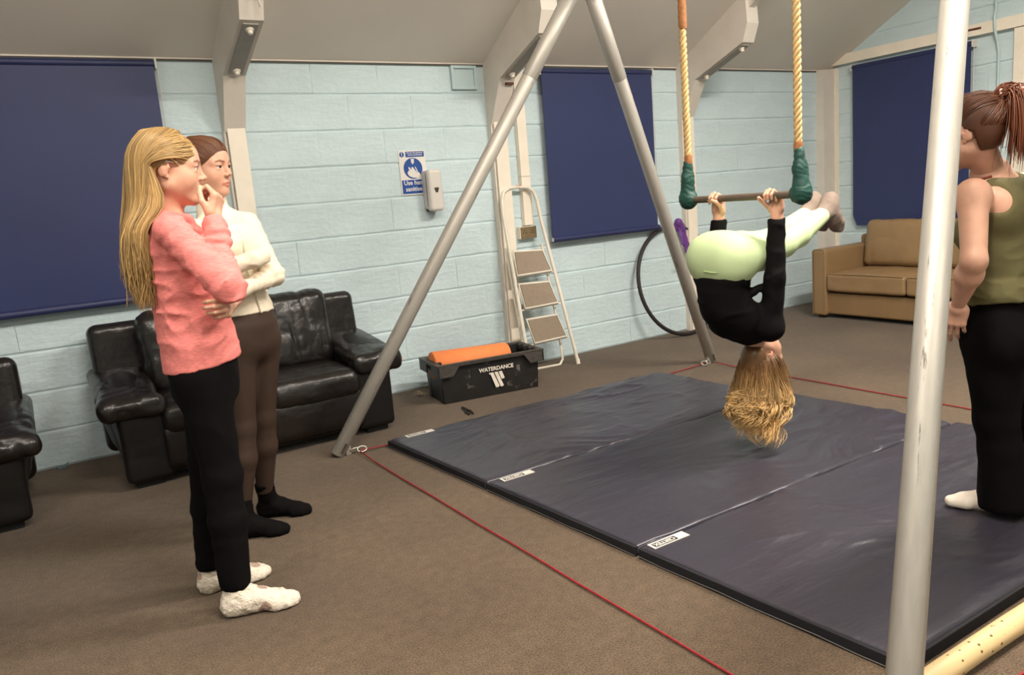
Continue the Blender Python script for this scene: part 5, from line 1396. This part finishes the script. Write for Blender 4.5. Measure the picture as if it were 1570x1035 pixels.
# ------------------------------------------------------------------ girl hanging upside down from the trapeze
def trapeze_girl():
    root = empty('person'); tag(root, 'girl in pale green leggings and black top hanging upside down from the trapeze', 'person')
    A = np.array; Lat = A((0., -1., 0.)); YC = -2.595
    def q(x, z, y=YC): return A((x, y, z))
    YN, YFr = -2.755, -2.435
    shN, elN, wrN = A((2.650, -2.725, .640)), A((2.650, -2.757, .857)), A((2.676, YN, 1.120))
    shF, elF, wrF = A((2.650, -2.465, .640)), A((2.650, -2.433, .857)), A((2.676, YFr, 1.120))
    hipN, knN, akN = A((2.525, -2.668, .945)), A((2.890, -2.610, .968)), A((3.280, -2.545, 1.082))
    hipF, knF, akF = A((2.525, -2.522, .948)), A((2.895, -2.520, .978)), A((3.255, -2.472, 1.088))
    torso = [(q(2.520, .962), .138, .098), (q(2.515, .90), .132, .094), (q(2.508, .82), .112, .086), (q(2.525, .745), .116, .090), (q(2.572, .686), .126, .090), (q(2.628, .640), .118, .072), (q(2.692, .600), .055, .052)]
    nk = q(2.708, .576, -2.60)
    HR = frame_from(A((.98, -.12, -.10)), A((.12, 0, -1.))); hc = q(2.745, .478, -2.60); sc = .945
    s = SDF(.012); d = -.012
    s.loft([(c, x+d, y+d) for c, x, y in torso], Lat, k=.02)
    for p, m_, r in ((shN, elN, wrN), (shF, elF, wrF)): s.rc(p, m_, .030, .023, .02); s.rc(m_, r, .023, .018, .02)
    for p, m_, r in ((hipN, knN, akN), (hipF, knF, akF)): s.rc(p, m_, .066, .042, .03); s.rc(m_, r, .040, .026, .02)
    parts = [(*s.mesh(), None)]
    s = SDF(.003); L = Loc(s, hc, HR, sc); add_head(L, nk, .046); V, Fc = s.mesh(); parts.append((V, Fc, head_tint(L, V)))
    for wr, el, th in ((wrN, elN, 1.), (wrF, elF, -1.)):
        s = SDF(.0026); s.rc(wr-(wr-el)*.2, wr, .023, .0215, .01)
        c1 = (58, 78, 62)
        add_hand(s, wr, A((.02, 0, 1.)), A((-1., 0, 0)), A((0, th, 0)), .90, curl=(c1, c1, c1, (60, 78, 60)), spread=(3, 1, -1, -3), tdir=((.30, .60, -.60), (.05, .55, -.85), (-.30, .45, -.85)))
        parts.append((*s.mesh(), None))
    V, Fc, T = join_np(parts); np_mesh('body', V, Fc, M_skin_a, root, T)
    add_eyes(L, root)
    # black top
    s = SDF(.0062); e = .008
    s.loft([(q(2.514, .885), .142, .104)]+[(c, x+e, y+e) for c, x, y in torso[2:6]]+[(q(2.690, .596), .066, .064)], Lat, k=.02)
    for p, m_, r in ((shN, elN, wrN), (shF, elF, wrF)):
        s.ell(p, (.056, .056, .056), k=.03); s.rc(p, m_, .049, .041, .03); s.rc(m_, m_+(r-m_)*.93, .040, .033, .02)
    s.rc(q(2.585, .80, -2.70), q(2.625, .815, -2.70), .020, .010, .02)
    s.cut(q(2.514, .868), nrm(A((.05, 0, 1.))), k=.004, lo=A((2.2, YC-.17, .6)), hi=A((2.606, YC+.17, 1.2)))
    s.cut(wrN-UPZ*.022, UPZ, k=.003); s.cut(nk-UPZ*.012, A((.35, 0, -1.)), k=.004, lo=nk-.08, hi=nk+.08)
    s.disp = ridge_disp(61, .006, 11, (1, 1, 1.8), 3)
    s.build('long_sleeved_top', fabric('black_sweat_jersey', (12, 10, 11), spec=.12), root)
    # green leggings
    s = SDF(.0065)
    s.loft([(q(2.515, .845), .118, .090), (q(2.517, .905), .136, .098), (q(2.520, .962), .143, .102)], Lat, k=.03)
    for p, m_, r, y in ((hipN, knN, akN, -2.652), (hipF, knF, akF, -2.538)):
        s.ell(A((2.490, y, .950)), (.080, .083, .082), k=.07)
        s.rc(p, p+(m_-p)*.5, .086, .076, .04); s.rc(p+(m_-p)*.5, m_, .078, .057, .03); c2 = m_+(r-m_)*.33; s.rc(m_, c2-UPZ*.008, .055, .054, .02); s.rc(c2-UPZ*.008, r, .054, .036, .02)
    s.cut(akN, nrm(akN-knN), k=.003, lo=akN-.12, hi=akN+.16)
    lg = s.build('leggings', fabric('mint_lycra', (190, 209, 160), rough=.6, fine=.03, var=.03), root)
    MB().tube([tuple(p) for p in smooth_paths([[A((2.400, -2.60, .905)), A((2.410, -2.66, .900)), A((2.455, -2.725, .905)), A((2.525, -2.742, .912))]], 12)[0]], .003, 6).build('waist_seam', mat('mint_seam', (158, 186, 124), rough=.7), lg)
    # grey socks with grip dots
    ms = fabric('grey_grip_sock', (128, 113, 103), bump=.5, bscale=260)
    md = mat('sock_dot', (108, 94, 86), rough=.8)
    for ak, kn, o in ((akN, knN, 0.), (akF, knF, 1.)):
        d_ = nrm(ak-kn); up_ = nrm(UPZ-d_*d_[2]); lat = np.cross(d_, up_)
        toe = ak+d_*.085-up_*.115; heel = ak+d_*.065+up_*.055
        s = SDF(.0055)
        s.rc(ak-d_*.03, ak+d_*.02, .040, .041, .02); s.ell(heel-up_*.012, (.036, .036, .036), k=.03); s.rc(ak+d_*.035+up_*.02, ak+d_*.052-up_*.05, .041, .040, .03); s.rc(ak+d_*.052-up_*.04, toe+up_*.02, .039, .030, .03)
        s.rc(toe+up_*.03+lat*.016, toe+lat*.012, .026, .02, .02); s.rc(toe+up_*.03-lat*.016, toe-lat*.012+up_*.01, .026, .02, .02)
        s.disp = lambda P: -.002*vnoise(P, 60, 3); sk = s.build('sock', ms, root)
        for j, (u_, v_) in enumerate(((.03, .0), (.0, .014), (.0, -.014), (-.03, .018), (-.03, -.018), (-.03, 0.), (-.055, .012), (-.055, -.012))):
            p = ak+d_*.086+up_*(u_)+lat*v_; MB().lathe([(.0001, .004), (.004, .003), (.0055, 0)], 8, frame(Vector(p), Vector(up_), Vector(lat), Vector(d_))).build('grip_dot', md, sk)
    # hair falling to the mat
    V, Fc = hair_cap(L, .008).mesh(); np_mesh('hair_base', V, Fc, M_hair_blond, root, np.full((len(V), 3), .30)*A((1., .85, .75)))
    rng = np.random.default_rng(12); C = []; T0 = []; cxy = A((hc[0], hc[1], 0)); NC = 110
    for c_ in range(NC):          # locks
        an0 = rng.uniform(0, 2*np.pi); el0 = rng.uniform(-1.2, .9); rr0 = rng.uniform(.05, .135); ln = rng.random()
        left = math.cos(an0) < 0
        kk = L.R@A((math.cos(an0), math.sin(an0), 0)); ss = kk[0]*.845-kk[1]*.535
        zt0 = (.15 if ss < -.55 else .27 if ss < -.1 else .085 if ss < .6 else .21)+.14*(ln-.3)*(1 if ln > .3 else .3); drift = rng.normal(0, .018, 2); phs = rng.uniform(0, 6.28, 2)
        for i in range(22):
            an = an0+rng.normal(0, .16); el_ = el0+rng.normal(0, .12)
            d0 = A((math.cos(an)*math.cos(el_), math.sin(an)*math.cos(el_), math.sin(el_))); c0 = cap_point(d0, .008)
            if c0[1] > .03 and c0[2] < .06: d0[1] *= -1; c0 = cap_point(d0, .008)
            w0 = L.P(c0); out = w0-hc; out[2] = 0; k_ = out/(np.linalg.norm(out)+1e-6); sp = rng.normal(0, .005, 3)
            rr = rr0; zt = zt0+abs(rng.normal(0, .028))
            w1 = cxy+k_*(.090+.018*rng.random())+UPZ*(min(w0[2], .50)-.06)
            w2 = cxy+k_*(rr+.012)+UPZ*.29+sp; w3 = cxy+k_*(rr*1.0)+UPZ*(.29+zt)/2+A((-.02+drift[0]*.6, drift[1]*.6, 0))+sp*1.2; w4 = cxy+k_*(rr*.8)+UPZ*zt+A((-.02+drift[0], drift[1], 0))+sp*1.5
            C.append([w0, w1, w2, w3, w4]); T0.append((phs[0], phs[1], rng.random()))
    N_ = len(C); K = 26; P = smooth_paths(C, K); tt = np.linspace(0, 1, K); T0 = A(T0)
    am = .019*np.clip(tt*1.5-.3, 0, 1)
    P[..., 0] += am[None]*np.sin(tt[None]*24+T0[:, :1]+T0[:, 2:]*.8); P[..., 1] += am[None]*np.cos(tt[None]*22+T0[:, 1:2]+T0[:, 2:]*.8)
    rad = (.0012+.0010*rng.random((N_, 1)))*np.clip(1.1-tt[None]**4, .12, 1)
    root_c = A((.40, .31, .25)); tip_c = A((2.1, 2.4, 2.8)); w_ = np.clip((tt-.22)*1.5, 0, 1)[None, :, None]
    tint = (root_c*(1-w_)+tip_c*w_)*(.60+.60*rng.random((N_, 1, 1)))*(.75+.5*np.repeat(rng.random(NC), 22)[:, None, None])
    strand_mesh(P, rad, tint, 'hair', M_hair_blond, root)
    set_origin(root, (2.65, YC, .05))
trapeze_girl()
